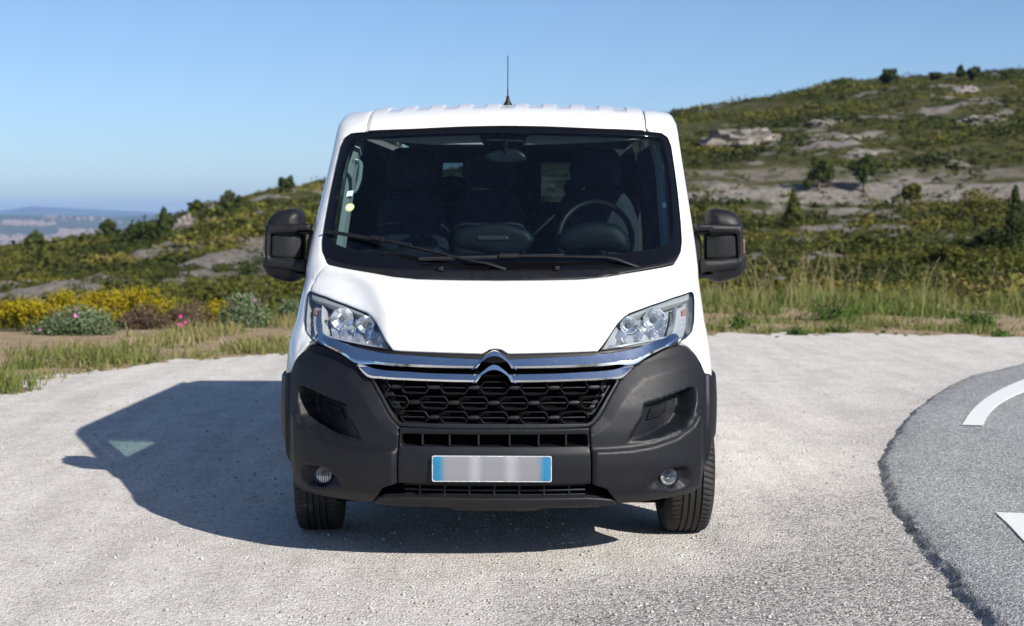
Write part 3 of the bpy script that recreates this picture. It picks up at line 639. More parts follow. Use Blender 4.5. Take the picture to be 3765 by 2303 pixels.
# ---- roof front, roof and side shells
seam = OUT['seam_roof']
def roof_panel():
    xs = np.concatenate([np.linspace(-.752, .752, 253)]); zs = np.linspace(2.03, ZTOP, 44); V = []; F = []; nt = 46
    gt = curve([[a, b] for a, b in OUT['glass_out'][:5]], 60); gx = np.array(surf(gt[:, 0], gt[:, 1]))[0]
    cols = []
    for x in xs:
        zlo = np.interp(abs(x), gx, gt[:, 1])+.004
        zz = zlo+(ZTOP-zlo)*(1-(1-np.linspace(0, 1, 44))**1.5)
        y = front_y(np.full(44, x), zz); y = np.array(y); y[-1] = y[-2]+(y[-2]-y[-3])
        yy = y[-1]+(5.3-y[-1])*(np.linspace(0, 1, nt)[1:])**1.8
        z2 = ZTOP+.035*(1-np.exp(-(yy-y[-1])/.55))
        Y = np.r_[y, yy]; Z = np.r_[zz, z2]; 
        rib = .010*sstep(1.80, 1.98, Y)*(0.5+.5*np.tanh(6*np.sin(2*np.pi*(x/.155+.25))))*(abs(x) < .66)
        Z = Z+.004-crown(np.minimum(zz[-1], Z))*x*x-.012*sstep(1.9, 2.3, Y)*0 - rib
        edge = sstep(.735, .752, abs(x))*.012; Z = Z-edge*.7; Y = Y+edge
        cols.append(np.c_[np.full(len(Y), x), Y-.004, Z])
    C = np.array(cols); m = C.shape[1]
    for i in range(len(xs)-1):
        for j in range(m-1): F.append((i*m+j, (i+1)*m+j, (i+1)*m+j+1, i*m+j+1))
    return mesh('roof_panel', C.reshape(-1, 3), F, PAINT, van, sharp=40)
roof = roof_panel()
WHEEL_Y, WHEEL_Y2, WHEEL_R = .97, 4.42, .342
arch = [Q(WHEEL_Y-.435*math.cos(t), .36+.435*math.sin(t)) for t in np.linspace(1.25, math.pi, 20)]
arch2 = [Q(WHEEL_Y2-.42*math.cos(t), .36+.42*math.sin(t)) for t in np.linspace(0, math.pi, 22)]
zt = ZTOP-.004
q_top = float(q_of(.758, 2.185))
def wq(y, z): return Q(y, z)
win = [Q(1.36, 1.43), Q(2.22, 1.40), Q(2.26, 1.46), Q(2.24, 1.96), Q(2.18, 2.0), Q(1.90, 2.0), Q(1.83, 1.97), Q(1.38, 1.47)]
top_line = [[float(q_of(.758, z)), z] for z in (2.07, 2.10, 2.13, 2.155, 2.175, 2.185, zt)]
glass_side = OUT['glass_out'][3:12]
body_side = ([[a+.004, b] for a, b in glass_side[::-1]]+top_line+[Q(5.30, zt), Q(5.36, 2.1), Q(5.38, 1.9), Q(5.38, .45), Q(5.2, .34), Q(WHEEL_Y2+.42, .34)]
             + [p for p in arch2[::-1]]+[Q(1.42, .34)]+arch[::-1]+[Q(.72, .835)]
             + OUT['bumper_top'][::-1][:-1]+[OUT['headlight_out'][-1]]+[[a+.003, b] for a, b in OUT['headlight_out'][::-1][1:]]+[[a+.003, b] for a, b in OUT['hood_shut'][::-1]])
for s in (1, -1):
    f = (lambda L: L) if s > 0 else (lambda L: [[-a, b] for a, b in L][::-1])
    bs = panel('body_side', f(body_side), PAINT, van, holes=[f(win)], res=.05, off=0, edge=.006, flange=.02)
    panel('door_window', f(win), SIDEGLASS, bs, res=.12, off=-.008, edge=0, flange=0)
    seal = [Q(1.30, .50), Q(2.36, .45)]
    gap = curve([Q(1.30, 1.36), Q(1.34, 1.0), Q(1.42, .82), Q(1.46, .5)], 30); gap2 = curve([Q(2.36, 2.02), Q(2.37, 1.3), Q(2.36, .42)], 30)
    for g in (gap, gap2):
        S = np.array(surf(g[:, 0], g[:, 1])).T; S[:, 0] = s*(S[:, 0]+.0005); tube('door_gap', S, .004, DARK, bs, n=5)
    hz = np.array([surf(*Q(2.22-.2*t, 1.12)) for t in np.linspace(0, 1, 6)]); hz[:, 0] = s*(hz[:, 0]+.03); tube('door_handle', hz, .016, BLACK, bs)
    rub = np.array([surf(*Q(y, .62)) for y in np.linspace(1.5, 3.9, 12)]); rub[:, 0] = s*(rub[:, 0]+.004); tube('side_moulding', rub, .05, GREY, bs, n=8, squash=(.35, 1))
    lin = [Q(1.32, .45), Q(5.25, .45), Q(5.25, 2.08), Q(1.97, 2.08), Q(1.78, 1.96), Q(1.32, 1.45)]
    panel('inner_lining', f(lin), LININGDARK, bs, holes=[f(win)], res=.1, off=-.05, edge=0, flange=0)
# underside, rear and cabin shell
box('floor_pan', (-.74, .34, .255), (.74, 1.45, .31), DARK, van, bevel=0); box('floor_pan', (-.93, 1.45, .27), (.93, 5.25, .33), DARK, van, bevel=0)
for s in (-1, 1):
    pass
rear = [(-.93, .34), (.93, .34), (.95, 1.0), (.92, 1.9), (.86, 2.12), (.7, 2.2), (-.7, 2.2), (-.86, 2.12), (-.92, 1.9), (-.95, 1.0)]
rw = [[(-.64, 1.45), (-.22, 1.45), (-.22, 1.98), (-.60, 1.98)], [(.16, 1.45), (.62, 1.45), (.56, 1.98), (.16, 1.98)]]
rd = pillow('rear_doors', rear, 5.33, LININGDARK, van, r=.001, back=.05, res=.12, holes=rw)
for w in rw: pillow('rear_window', w, 5.36, REARGLASS, rd, r=.0005, back=.004, res=.2)

# ---- bumper: dents and folds as relief on the slice surface
XZ = lambda L: [[float(v) for v in np.array(surf(a, b))[[0, 2]]] for a, b in L]
SC, SCD, FE, LEDGE, CRE = XZ(OUT['scoop']), XZ(OUT['scoop_deep']), XZ(OUT['fogeye']), XZ(OUT['ledge']), XZ(OUT['crease'])
VENT = XZ(OUT['vent']); FOG = XZ(OUT['fog'])[0]
def bumper_relief(x, z):
    P = np.c_[x, z]
    d = np.where(in_poly(P, SC), dist_line(P, SC), 0)
    r = (.006+.098*sstep(.56, .84, x))*sstep(0, .018, d)
    d3 = np.where(in_poly(P, FE), dist_line(P, FE), 0); r = r+.040*sstep(0, .035+.05*sstep(.78, .66, x), d3)
    # below the ledge the lower bumper stands proud
    lx = np.interp(x, [p[0] for p in LEDGE[:7]], [p[1] for p in LEDGE[:7]])
    r = r-.022*sstep(.020, -.002, z-lx)*sstep(.41, .45, x)*sstep(.95, .90, x)
    # fold beside the grille
    reg = CRE+[[.98, 1.05], [.40, 1.05], [.40, .61]]
    d4 = np.where(in_poly(P, reg), dist_line(P, CRE, False), 0); r = r+.26*np.minimum(d4, .075)
    # flare over the wheel
    r = r-.012*sstep(.952, .962, x)*sstep(.90, .82, z)
    # lower rim rolls under
    r = r+.03*sstep(.36, .28, z)
    return r
FOGHOLE = [[float(q_of(FOG[0]+.047*math.cos(t), FOG[1]+.047*math.sin(t))), FOG[1]+.047*math.sin(t)] for t in np.linspace(0, 2*math.pi, 33)[:-1]]
archf = [Q(WHEEL_Y-.435*math.cos(t), .36+.435*math.sin(t)) for t in np.linspace(1.2, .55, 8)]
corner = (OUT['bumper_top']+[Q(.72, .835)]+archf+OUT['bumper_bot']+[OUT['seam_bump'][1]]+OUT['grille_out'][1:]+OUT['bumper_wing'])
bump_parts = []
for s in (1, -1):
    f = (lambda L: L) if s > 0 else (lambda L: [[-a, b] for a, b in L][::-1])
    vent_h = [[a, b] for a, b in OUT['vent']]
    bc = panel('bumper_corner', f(corner), GREY, van, holes=[f(FOGHOLE)], res=.008, off=.006, edge=.006, flange=.03, detail=bumper_relief, sharp=70)
    bump_parts.append(bc)
    # vent slats in the scoop
    vq = np.array(OUT['vent']); a, b = vq[1], vq[2]; c, e = vq[0], vq[4]
    pv = panel('scoop_vent', f([list(p) for p in OUT['vent']]), DARK, bc, res=.012, off=.009, edge=0, flange=0, detail=bumper_relief)
    for k in range(5):
        t = (k+.3)/5; p0 = a*(1-t)+c*t; p1 = b*(1-t)+e*t
        g = np.array([p0*(1-u)+p1*u for u in np.linspace(0, 1, 8)]); S = np.array(surf(g[:, 0], g[:, 1])).T; S = S-snorm(g[:, 0], g[:, 1])*(bumper_relief(np.abs(S[:, 0]), S[:, 2])-.011)[:, None]
        S[:, 0] *= s; tube('vent_slat', S, .0045, BLACK, bc, n=6)
    # fog lamp: bowl, lens, ring, bulb
    qf, zf = OUT['fog'][0]; S = np.array(surf(qf, zf)); cx, cy, cz = S[0]*s, S[1]+.026, S[2]
    fl = lathe('fog_lamp', [(.030, .004), (.026, .018), (.012, .030), (0, .036)], SILVER, van, (cx, cy, cz), 'y', 28)
    lathe('fog_lens', [(-.010, .0005), (-.008, .018), (-.003, .030), (.001, .0365)], LENS, fl, (cx, cy, cz), 'y', 28)
    lathe('fog_ring', [(.004, .036), (-.006, .037), (-.008, .0425), (.004, .047), (.02, .048)], BLACK, fl, (cx, cy, cz), 'y', 28)
    lathe('fog_bulb', [(-.004, .0005), (-.004, .008), (.004, .009), (.026, .009)], LININGDARK, fl, (cx, cy, cz+.004), 'y', 14)
    for k in range(-3, 4):
        w = math.sqrt(max(0, .034**2-(k*.009)**2)); box('fog_flute', (cx+k*.009-.0012, cy+.004, cz-w), (cx+k*.009+.0012, cy+.02, cz-.006), REFLECTOR, fl, bevel=0)
slot_poly = both(OUT['slot'][1:5])
centre_poly = both([OUT['seam_bump'][0], OUT['seam_bump'][1]]+[OUT['panel_top'][1]])
centre_poly = both([[a-.004, b] for a, b in OUT['seam_bump']]+OUT['panel_top'][1:2])
def centre_relief(x, z): return -.010*sstep(.555, .530, z)-.006*sstep(.618, .63, z)
bumper_c = panel('bumper_centre', centre_poly, GREY, van, holes=[slot_poly], res=.013, off=.004, edge=.005, flange=.05, detail=centre_relief, sharp=60)
panel('slot_void', both([OUT['slot'][1], OUT['slot'][4]]), DARK, bumper_c, res=.06, off=-.06, edge=0, flange=0)
for xr in (-.315, -.195, -.068, .068, .195, .315):
    box('slot_rib', (xr-.004, float(front_y(xr, .59))-.001, .5655), (xr+.004, float(front_y(xr, .59))+.06, .6125), GREY, bumper_c, bevel=.002)
# tow cover, on the right-hand corner of the van only
tq = np.array(OUT['tow']); tc = tq.mean(0)
def rr_poly(poly, r, n=5):
    P = np.asarray(poly, float); out = []
    for i in range(len(P)):
        a, b, c = P[i-1], P[i], P[(i+1) % len(P)]; u = (a-b)/np.linalg.norm(a-b); v = (c-b)/np.linalg.norm(c-b)
        for t in np.linspace(0, 1, n): out.append(list(b+u*r*(1-t)**2+v*r*t**2))
    return out
tow = rr_poly(OUT['tow'], .014)
panel('tow_cover_gap', tow, DARK, bump_parts[1], holes=[[[tc[0]+(a-tc[0])*.955, tc[1]+(b-tc[1])*.945] for a, b in tow]], res=.012, off=.0235, edge=0, flange=0)
# lower grille, lip, valance
lg = panel('lower_grille', both(OUT['lowgrille'][1:6]), DARK, van, res=.03, off=-.05, edge=0, flange=-.05)
for zz, rr in ((.362, .0045), (.340, .003), (.385, .003)):
    xs = np.linspace(-.40, .40, 25); tube('grille_bar', np.c_[xs, front_y(xs, np.full(25, zz))+.02, np.full(25, zz)], rr, BLACK, lg, n=6)
for xr in np.linspace(-.33, .33, 7): box('grille_rib', (xr-.004, float(front_y(xr, .36))+.02, .325), (xr+.004, float(front_y(xr, .36))+.05, .392), BLACK, lg, bevel=0)
lip = panel('bumper_lip', both(OUT['lip'][1:6]), BLACK, van, res=.014, off=.012, edge=.008, flange=.12)
xs = np.linspace(-.66, .66, 45); V = []; F = []
for k, (zz, dy) in enumerate(((.315, .06), (.283, .06), (.258, .12), (.25, .35))):
    for x in xs: V.append((x, float(front_y(x, .30))+dy+.25*max(0, abs(x)-.5), zz-(.012 if abs(x) < .2 and 0 < k < 3 else 0)+max(0, abs(x)-.46)*.22*(k > 0)))
for k in range(3):
    for i in range(44): F.append((k*45+i, k*45+i+1, (k+1)*45+i+1, (k+1)*45+i)[::-1])
mesh('under_valance', V, F, BLACK, van, sharp=30)
# ---- grille: frame, black core, honeycomb cells
gr_out = OUT['panel_top'][::-1][1:]+OUT['grille_out'][1:5]+[[.545, .872]]
gr_poly = both(gr_out); gi = [[a, b] for a, b in OUT['grille_in'][1:]]+[[.52, .868]]
grille = panel('grille_surround', both(gr_out), BLACK, van, holes=[both([[.0, .661]][:0]+gi)], res=.014, off=-.004, edge=.004, flange=.05)
panel('radiator_core', both([[a*1.02, b] for a, b in gi]+[[.40, .93]]), DARK, grille, res=.05, off=-.075, edge=0, flange=0)
gx = lambda z: float(np.interp(z, [p[1] for p in gi], [math.sin(p[0])*.995 for p in gi]))
HW, HF, HH, PX, PZ = .066, .047, .0285, .1765, .0645
def cell(cx, cz, top=9):
    base = [(-HW, 0), (-HF-.006, HH*.8), (-HF+.004, HH), (HF-.004, HH), (HF+.006, HH*.8), (HW, 0), (HF+.006, -HH*.8), (HF-.004, -HH), (-HF+.004, -HH), (-HF-.006, -HH*.8)]
    P = np.array(base); V = []; F = []; n = len(P)
    for sc, dy in ((1, .004), (1, -.004), (.93, -.008), (.90, -.004), (.88, .03)):
        for x, z in P:
            k = (sc if sc == 1 else 1)
            X = cx+x*(1-(1-sc)*.75); Z = cz+z*(1-(1-sc)*1.7); lim = gx(min(max(Z, .66), .868))+.004
            X = max(-lim, min(lim, X)); V.append((X, float(front_y(X, Z))+.022+dy, Z))
    for k in range(4):
        for i in range(n): F.append((k*n+i, k*n+(i+1) % n, (k+1)*n+(i+1) % n, (k+1)*n+i)[::-1])
    return V, F
for r, cz in enumerate((.813, .748, .684, .690)):
    if r == 3: continue
    for c in range(-4, 5):
        cx = c*PX+(PX/2 if r % 2 else 0)
        if abs(cx)-HW > gx(cz)-.03: continue
        V, F = cell(cx, cz); cc = mesh('grille_cell', V, F, BLACK, grille, sharp=40)
        a, b = cx-HW*.8, cx+HW*.8; lim = gx(cz); a, b = max(a, -lim), min(b, lim)
        tube('cell_bar', [(x, float(front_y(x, cz))+.03, cz) for x in np.linspace(a, b, 7)], .0032, BLACK, grille, n=6)
        # link to the next cell in the row
        x0, x1 = cx+HW-.004, cx+PX-HW+.004
        if abs(x1) < lim and abs(x0) < lim:
            V = []; F = []
            for x, h in ((x0, .004), (x0+.012, .0085), (x1-.012, .0085), (x1, .004)):
                y = float(front_y(x, cz))+.018
                V += [(x, y+.004, cz+h), (x, y, cz+h*.3), (x, y, cz-h*.3), (x, y+.004, cz-h), (x, y+.03, cz-h), (x, y+.03, cz+h)]
            for k in range(3):
                for i in range(6): F.append((k*6+i, k*6+(i+1) % 6, (k+1)*6+(i+1) % 6, (k+1)*6+i))
            mesh('cell_link', V, F, BLACK, grille, sharp=40)
for zz in (.672, .702, .764, .827):                       # zig-zag webs above and below the cells
    pass
for sgn in (1, -1):
    side = [[a-.055, b] for a, b in gi[2:]][::-1]
    pl = [[p[0], p[1]] for p in gi[2:]]+[[a-.05, b] for a, b in gi[2:]][::-1]
    f = (lambda L: L) if sgn > 0 else (lambda L: [[-a, b] for a, b in L][::-1])
    panel('grille_cheek', f(pl), BLACK, grille, res=.02, off=-.045, edge=.003, flange=.01)
# dark strip between hood and chrome, chrome bars, chevrons
band = panel('hood_lip_strip', both(OUT['hood_low'][::-1]+[OUT['headlight_top'][0]]+OUT['headlight_low'][::-1]+OUT['band_low'][::-1][0:-1]+[[.09, OUT['band_low'][0][1]], [.0, .925]]), BLACK, van, res=.022, off=-.010, edge=.003, flange=.03)
PROF = [(0, -.035), (0, .010), (.05, .0145), (.74, .021), (.77, .0215), (.96, .0185), (1, .010), (1.0, -.035)]
for s in (1, -1):
    bar = loft('chrome_bar', OUT['chrome_a_top']+[OUT['chrome_a_low'][-1]], OUT['chrome_a_low'], PROF, CHROME, van, sign=s)
    loft('chrome_bar', OUT['chrome_b_top'], OUT['chrome_b_low'], [(0, -.035), (0, -.008), (.12, .006), (.74, .014), (.78, .0145), (.96, .011), (1, .002), (1, -.035)], CHROME, van, sign=s)
    panel('bar_shadow_gap', [[a*s, b] for a, b in (OUT['chrome_a_low'][:6]+OUT['chrome_b_top'][::-1])], DARK, bar, res=.03, off=-.02, edge=0, flange=0)
for o, i, d in (('chev_a_out', 'chev_a_in', .030), ('chev_b_out', 'chev_b_in', .026)):
    A = curve(OUT[o], 24); B = curve(OUT[i], 24); A = np.r_[A[::-1]*[-1, 1], A[1:]]; B = np.r_[B[::-1]*[-1, 1], B[1:]]
    V = []; F = []; n = len(A); prof = ((0, -.03), (0, .022), (.08, .029), (.80, d+.004), (.86, d+.004), (1, d-.004), (1.0, -.03))
    for fr, off in prof:
        C = A*(1-fr)+B*fr; q = np.abs(C[:, 0]); S = np.array(surf(C[:, 0], C[:, 1])).T
        V.append(np.c_[S[:, 0], S[:, 1]-off+(.012*(1-q/.1)*0), S[:, 2]])
    V = np.concatenate(V)
    for k in range(len(prof)-1):
        for j in range(n-1): F.append((k*n+j, (k+1)*n+j, (k+1)*n+j+1, k*n+j+1))
    ch = mesh('emblem_chevron', V, F, CHROME, van, sharp=32)
# ---- headlights
BULB = plain('bulb_shield', (.22, .23, .25), .3, .7)
hl = OUT['headlight_top']+OUT['headlight_out']+OUT['headlight_low']
HLDARK = plain('lamp_housing', (.58, .60, .62), .25, .45)
for s in (1, -1):
    f = (lambda L: L) if s > 0 else (lambda L: [[-a, b] for a, b in L][::-1])
    hd = panel('headlight', f(hl), HLDARK, van, res=.03, off=-.060, edge=0, flange=-.060)
    panel('lamp_lens', f(hl), LENS, hd, res=.035, off=.002, edge=.004, flange=0)
    panel('lamp_gasket', f(hl), BLACK, hd, holes=[f([[1*(a-.83)*.975+.83, (b-1.09)*.965+1.09] for a, b in hl])], res=.02, off=-.002, edge=0, flange=.01)
    panel('lamp_bezel', f(OUT['hl_bez_top']+OUT['hl_bez_low'][::-1]), SATIN, hd, res=.02, off=-.008, edge=.003, flange=.03)
    panel('main_reflector', f(OUT['hl_main']), REFLECTOR, hd, res=.012, off=-.052, edge=0, flange=0, sharp=25,
          offfn=lambda q, z, d: .010*np.round(3*np.sin(q*75*(1 if s > 0 else -1)))/3+.006*np.sin(z*130))
    loft('chrome_daylight_strip', OUT['hl_drl_top'], OUT['hl_drl_low'], [(0, -.05), (0, -.034), (.75, -.008), (1, -.012), (1, -.05)], SILVER, hd, sign=s, n=50)
    panel('indicator_pod', f(OUT['hl_pod']), SILVER, hd, res=.01, off=-.034, edge=.006, flange=.01, offfn=lambda q, z, d: .004*np.sin(q*300)*np.sin(z*300))
    panel('amber_reflector', f(rr_poly([[c[0]*.55+OUT['hl_amber'][2][0]*.45, c[1]*.7+OUT['hl_amber'][2][1]*.3] for c in OUT['hl_amber']], .005)), AMBER, hd, res=.012, off=-.026, edge=.004, flange=.012)
    for k, (rad, dep) in enumerate(((.052, .050), (.040, .040))):
        q, z = OUT['hl_bowls'][k]; S = np.array(surf(q, z)); cx, cy, cz = S[0]*s, S[1]+.05, S[2]
        bw = lathe('lamp_bowl', [(dep*.4*(1-(t*t))-.02, max(.001, rad*t)) for t in np.linspace(.2, 1, 9)]+[(-.018, rad*1.06)], REFLECTOR, hd, (cx, cy, cz), 'y', 11, sharp=12)
        lathe('lamp_bulb', [(-.020, .0005), (-.020, .010), (-.014, .013), (.01, .014)], BULB, hd, (cx, cy, cz), 'y', 16)

# ---- mirrors
for s in (1, -1):
    g = lambda k: [(s*a, b) for a, b in EXTRA[k]][::s]
    mr = pillow('mirror_housing', curve(EXTRA['head']+[EXTRA['head'][0]], 90)[:-1]*[s, 1], 1.23, BLACK, van, r=.062, h=.075, back=.17, res=.012)
    pillow('mirror_frame', g('frame'), 1.205, BLACK, mr, r=.022, h=.02, back=.06, res=.010, bend=lambda x, z: -.02*sstep(1.25, 1.0, np.abs(x)))
    pillow('mirror_back_panel', g('panel'), 1.226, BLACK, mr, r=.012, h=.006, back=.04, res=.02, bend=lambda x, z: .02*sstep(1.12, 1.03, np.abs(x)))
    lm = pillow('mirror_indicator', g('lamp'), 1.262, LENS, mr, r=.008, back=.05, res=.012)
    pillow('indicator_core', [(s*(1.232), 1.455), (s*(1.240), 1.45), (s*(1.242), 1.38), (s*(1.234), 1.37)][::s], 1.285, AMBER, mr, r=.003, back=.03, res=.02)
    pillow('mirror_mount', g('base'), 1.24, BLACK, mr, r=.03, h=.06, back=.22, res=.014)
    pillow('mirror_link', g('link_a'), 1.235, BLACK, mr, r=.008, back=.08, res=.02)
    pillow('mirror_link', g('link_b'), 1.235, BLACK, mr, r=.008, back=.08, res=.02)
    box('mirror_glass', (min(s*1.06, s*1.22), 1.405, 1.25), (max(s*1.06, s*1.22), 1.412, 1.58), MIRRORGLASS, mr, bevel=0)
# ---- wheels
def wheel(x, y, steer):
    e = bpy.data.objects.new('wheel', None); COL.objects.link(e); e.parent = van; e.location = (x, y, WHEEL_R); e.rotation_euler = (0, 0, steer); e.empty_display_size = .1
    sg = 1 if x > 0 else -1; W = .112; R = WHEEL_R; g = .010
    prof = [(-.085, .205), (-W*.98, .225), (-W*1.04, .262), (-W*1.0, .300), (-W*.92, .326), (-W*.80, R-.006), (-W*.62, R-.002)]
    for c in (-.045, -.015, .015, .045): prof += [(c-.0048, R-.0005), (c-.0036, R-g), (c+.0036, R-g), (c+.0048, R-.0005)]
    prof += [(W*.62, R-.002), (W*.80, R-.006), (W*.92, .326), (W*1.0, .300), (W*1.04, .262), (W*.98, .225), (.085, .205)]
    n = 216; V = []; F = []; m = len(prof)
    for i in range(n):
        for k, (a, r) in enumerate(prof):
            t = 2*math.pi*(i+(.7*abs(a)/W*6 if abs(a) > .03 else .4*math.sin(a*200)))/n
            sip = .008 if (i % 3 == 0 and (.052 < abs(a) < .105) and r > .31) else 0
            V.append((a, (r-sip)*math.cos(t), (r-sip)*math.sin(t)))
    for i in range(n):
        for k in range(m-1): F.append((i*m+k, ((i+1) % n)*m+k, ((i+1) % n)*m+k+1, i*m+k+1))
    ty = mesh('tyre', V, F, RUBBER, e, sharp=35)
    lathe('rim', [(sg*a, r) for a, r in ((.060, .205), (.082, .205), (.088, .195), (.070, .185), (.045, .17), (.055, .12), (.085, .09), (.105, .07), (.112, .03), (.112, .001))], STEEL, e, (0, 0, 0), 'x', 40)
    lathe('brake_disc', [(-sg*.03, .001), (-sg*.03, .2), (-sg*.08, .205)], DARK, e, (0, 0, 0), 'x', 30)
    return e
for x, y, st in ((.905, WHEEL_Y, math.radians(4)), (-.905, WHEEL_Y, math.radians(4)), (.90, WHEEL_Y2, 0), (-.90, WHEEL_Y2, 0)): wheel(x, y, st)
for s in (1, -1):
    for wy in (WHEEL_Y, WHEEL_Y2):
        V = []; F = []
        for i, t in enumerate(np.linspace(.40, math.pi+.1, 20)):
            for xx in (.62, .985): V.append((s*xx, wy-.44*math.cos(t), .36+.44*math.sin(t)))
        for i in range(19): F.append((2*i, 2*i+1, 2*i+3, 2*i+2))
        F.append(tuple(range(0, 40, 2)))
        mesh('wheel_liner', V, F, DARK, van)
# ---- number plate (blank, blue ends), antenna, washer nozzles, wipers
def plate_mat():
    m, n, l, p = new_mat('plate_face'); c = objco(n); sep = node(n, 'ShaderNodeSeparateXYZ'); l.new(c, sep.inputs[0])
    u = math_n(n, l, 'ADD', math_n(n, l, 'MULTIPLY', sep.outputs[0], 1/.52), .5)
    blue = (.015, .16, .29); gr = (.20, .20, .215); wh = (.29, .30, .315)
    r = ramp(n, l, u, [(0, blue), (.05, blue), (.125, gr), (.28, gr), (.36, wh), (.44, gr), (.58, gr), (.66, wh), (.76, gr), (.875, gr), (.95, blue), (1, blue)])
    r.color_ramp.interpolation = 'EASE'
    l.new(r.outputs[0], p.inputs['Base Color']); p.inputs['Roughness'].default_value = .4; return m
pe = [-.009, 0]
pl = pillow('number_plate', rr_poly([(-.26, -.055), (.26, -.055), (.26, .055), (-.26, .055)], .008), 0, plate_mat(), van, r=.002, back=.006, res=.05); pl.location = (-.009, -.022, .4665)
fr = pillow('plate_border', rr_poly([(-.262, -.0575), (.262, -.0575), (.262, .0575), (-.262, .0575)], .009), -.001, plain('plate_border', (.50, .50, .52), .4), pl, r=.0015, back=.006, res=.05, holes=[rr_poly([(-.2575, -.053), (.2575, -.053), (.2575, .053), (-.2575, .053)], .007)])
ant = lathe('antenna', [(0, .026), (.012, .024), (.03, .012), (.055, .008), (.06, .0035), (.10, .0035)], BLACK, van, (-.0, 2.05, 2.186), 'z', 16)
zz = np.linspace(.09, .283, 40); tube('antenna_mast', np.c_[.0016*np.cos(zz*260), 2.05+.0016*np.sin(zz*260)+(zz-.09)*.10, 2.186+zz], .0026, BLACK, ant, n=6)
for q, z in OUT['nozzle']:
    S = np.array(surf(q, z-.012)); box('washer_nozzle', (S[0]-.012, S[1]-.02, S[2]), (S[0]+.012, S[1]+.02, S[2]+.022), BLACK, cowl, bevel=.005)
def on_glass(q, z, o): return np.array(surf(np.array([q]), np.array([z]))).T[0]+snorm(np.array([q]), np.array([z]))[0]*o
W = [on_glass(a, b, .02) for a, b in OUT['wiper']]
def wiper(tip, elbow, arm_in, pivot):
    w = tube('wiper_arm', [elbow+np.array([0, -.012, .004]), elbow*.6+arm_in*.4+np.array([0, -.018, .004]), arm_in, pivot*.3+arm_in*.7+np.array([0, -.004, 0]), pivot+np.array([0, .02, -.02])], [.007, .010, .012, .015, .013], BLACK, van, n=8, squash=(1.0, .7))
    d = elbow-tip; tube('wiper_blade', [tip+d*t+np.array([0, -.004*math.sin(t*3.1), 0]) for t in np.linspace(0, 1.62, 16)], .0095, BLACK, w, n=6, squash=(.8, 1.1))
    tube('wiper_joint', [elbow-d*.10+np.array([0, -.010, .004]), elbow+d*.12+np.array([0, -.014, .004])], .015, BLACK, w, n=8)
wiper(W[0], W[1], W[2]*.35+W[3]*.65, W[3])
wiper(on_glass(OUT['wiper'][3][0]-.42, OUT['wiper'][3][1]+.030, .02), W[4], W[5]*.3+W[6]*.7, W[7])
# stickers on the glass
STK = plain('sticker_white', (.62, .68, .68), .5); STKY = plain('sticker_yellow', (.62, .62, .22), .5); STKB = plain('sticker_pale', (.60, .66, .50), .5)
def sticker(name, q, z, pts, mat, off): return panel(name, [[q+a, z+b] for a, b in pts], mat, glass, res=.02, off=off, edge=0, flange=0)
(q1, z1), (q2, z2), (q3, z3) = OUT['stickers']
sticker('inspection_sticker', q1, z1, [(-.022, -.014), (.026, -.010), (.028, .020), (-.020, .016)], STK, -.001)
el = [(.032*math.cos(t), .022*math.sin(t)) for t in np.linspace(0, 2*math.pi, 24)[:-1]]
sticker('oval_sticker', q2, z2, el, STKY, -.001); sticker('oval_sticker_face', q2, z2, [(a*.76, b*.74) for a, b in el], STKB, .0005)
sticker('toll_tag', q3-.01, z3, [(-.018, -.012), (.012, -.014), (.012, .014), (-.018, .014)], plain('tag_grey', (.16, .2, .22), .3), -.008)
# ---- cabin
pr = [(.86, 1.20), (.92, 1.335), (1.02, 1.362), (1.22, 1.372), (1.42, 1.345), (1.55, 1.25), (1.52, .9), (1.3, .7)]
V = []; F = []; xs = np.linspace(-.86, .86, 30)
for x in xs:
    for y, z in pr: V.append((x, y+.16*abs(x)**3, z+.008*math.cos(x*4)))
n = len(pr)
for i in range(29):
    for k in range(n-1): F.append((i*n+k, i*n+k+1, (i+1)*n+k+1, (i+1)*n+k)[::-1])
dash = mesh('dashboard', V, F, DASH, van, sharp=50)
pillow('instrument_hood', curve(EXTRA['binnacle']+[EXTRA['binnacle'][0]], 60)[:-1], 1.22, DASH, dash, r=.05, h=.05, back=.22, res=.02)
pillow('centre_tray', curve(EXTRA['tray']+[EXTRA['tray'][0]], 60)[:-1], 1.14, DASH, dash, r=.03, h=.03, back=.22, res=.02)
pillow('tray_slot', [(-.12, 1.445), (.02, 1.445), (.035, 1.455), (.02, 1.47), (-.12, 1.47), (-.135, 1.455)], 1.132, plain('tray_slot_grey', (.09, .10, .11), .4), dash, r=.006, back=.02, res=.02)
pillow('dash_pad', [(-.80, 1.34), (-.30, 1.34), (-.28, 1.38), (-.34, 1.415), (-.78, 1.39)], 1.12, DASH, dash, r=.03, back=.3, res=.03)
(sx, sz), (tx, tz) = EXTRA['steer']; sr = tz-sz; a = math.radians(38)
sw = tube('steering_wheel', [(sx+sr*math.cos(t), 1.70+sr*math.sin(t)*math.sin(a), sz-.0+sr*math.sin(t)) for t in np.linspace(0, 2*math.pi, 49)[:-1]], .017, plain('wheel_leather', (.022, .024, .028), .45), van, n=10, closed=True)
tube('steering_spoke', [(sx-sr, 1.70, sz), (sx-.08, 1.72, sz-.02), (sx+.08, 1.72, sz-.02), (sx+sr, 1.70, sz)], .022, DASH, sw)
tube('steering_column', [(sx, 1.70, sz-.02), (sx, 1.45, sz-.25)], [.07, .06], DASH, sw, n=14)
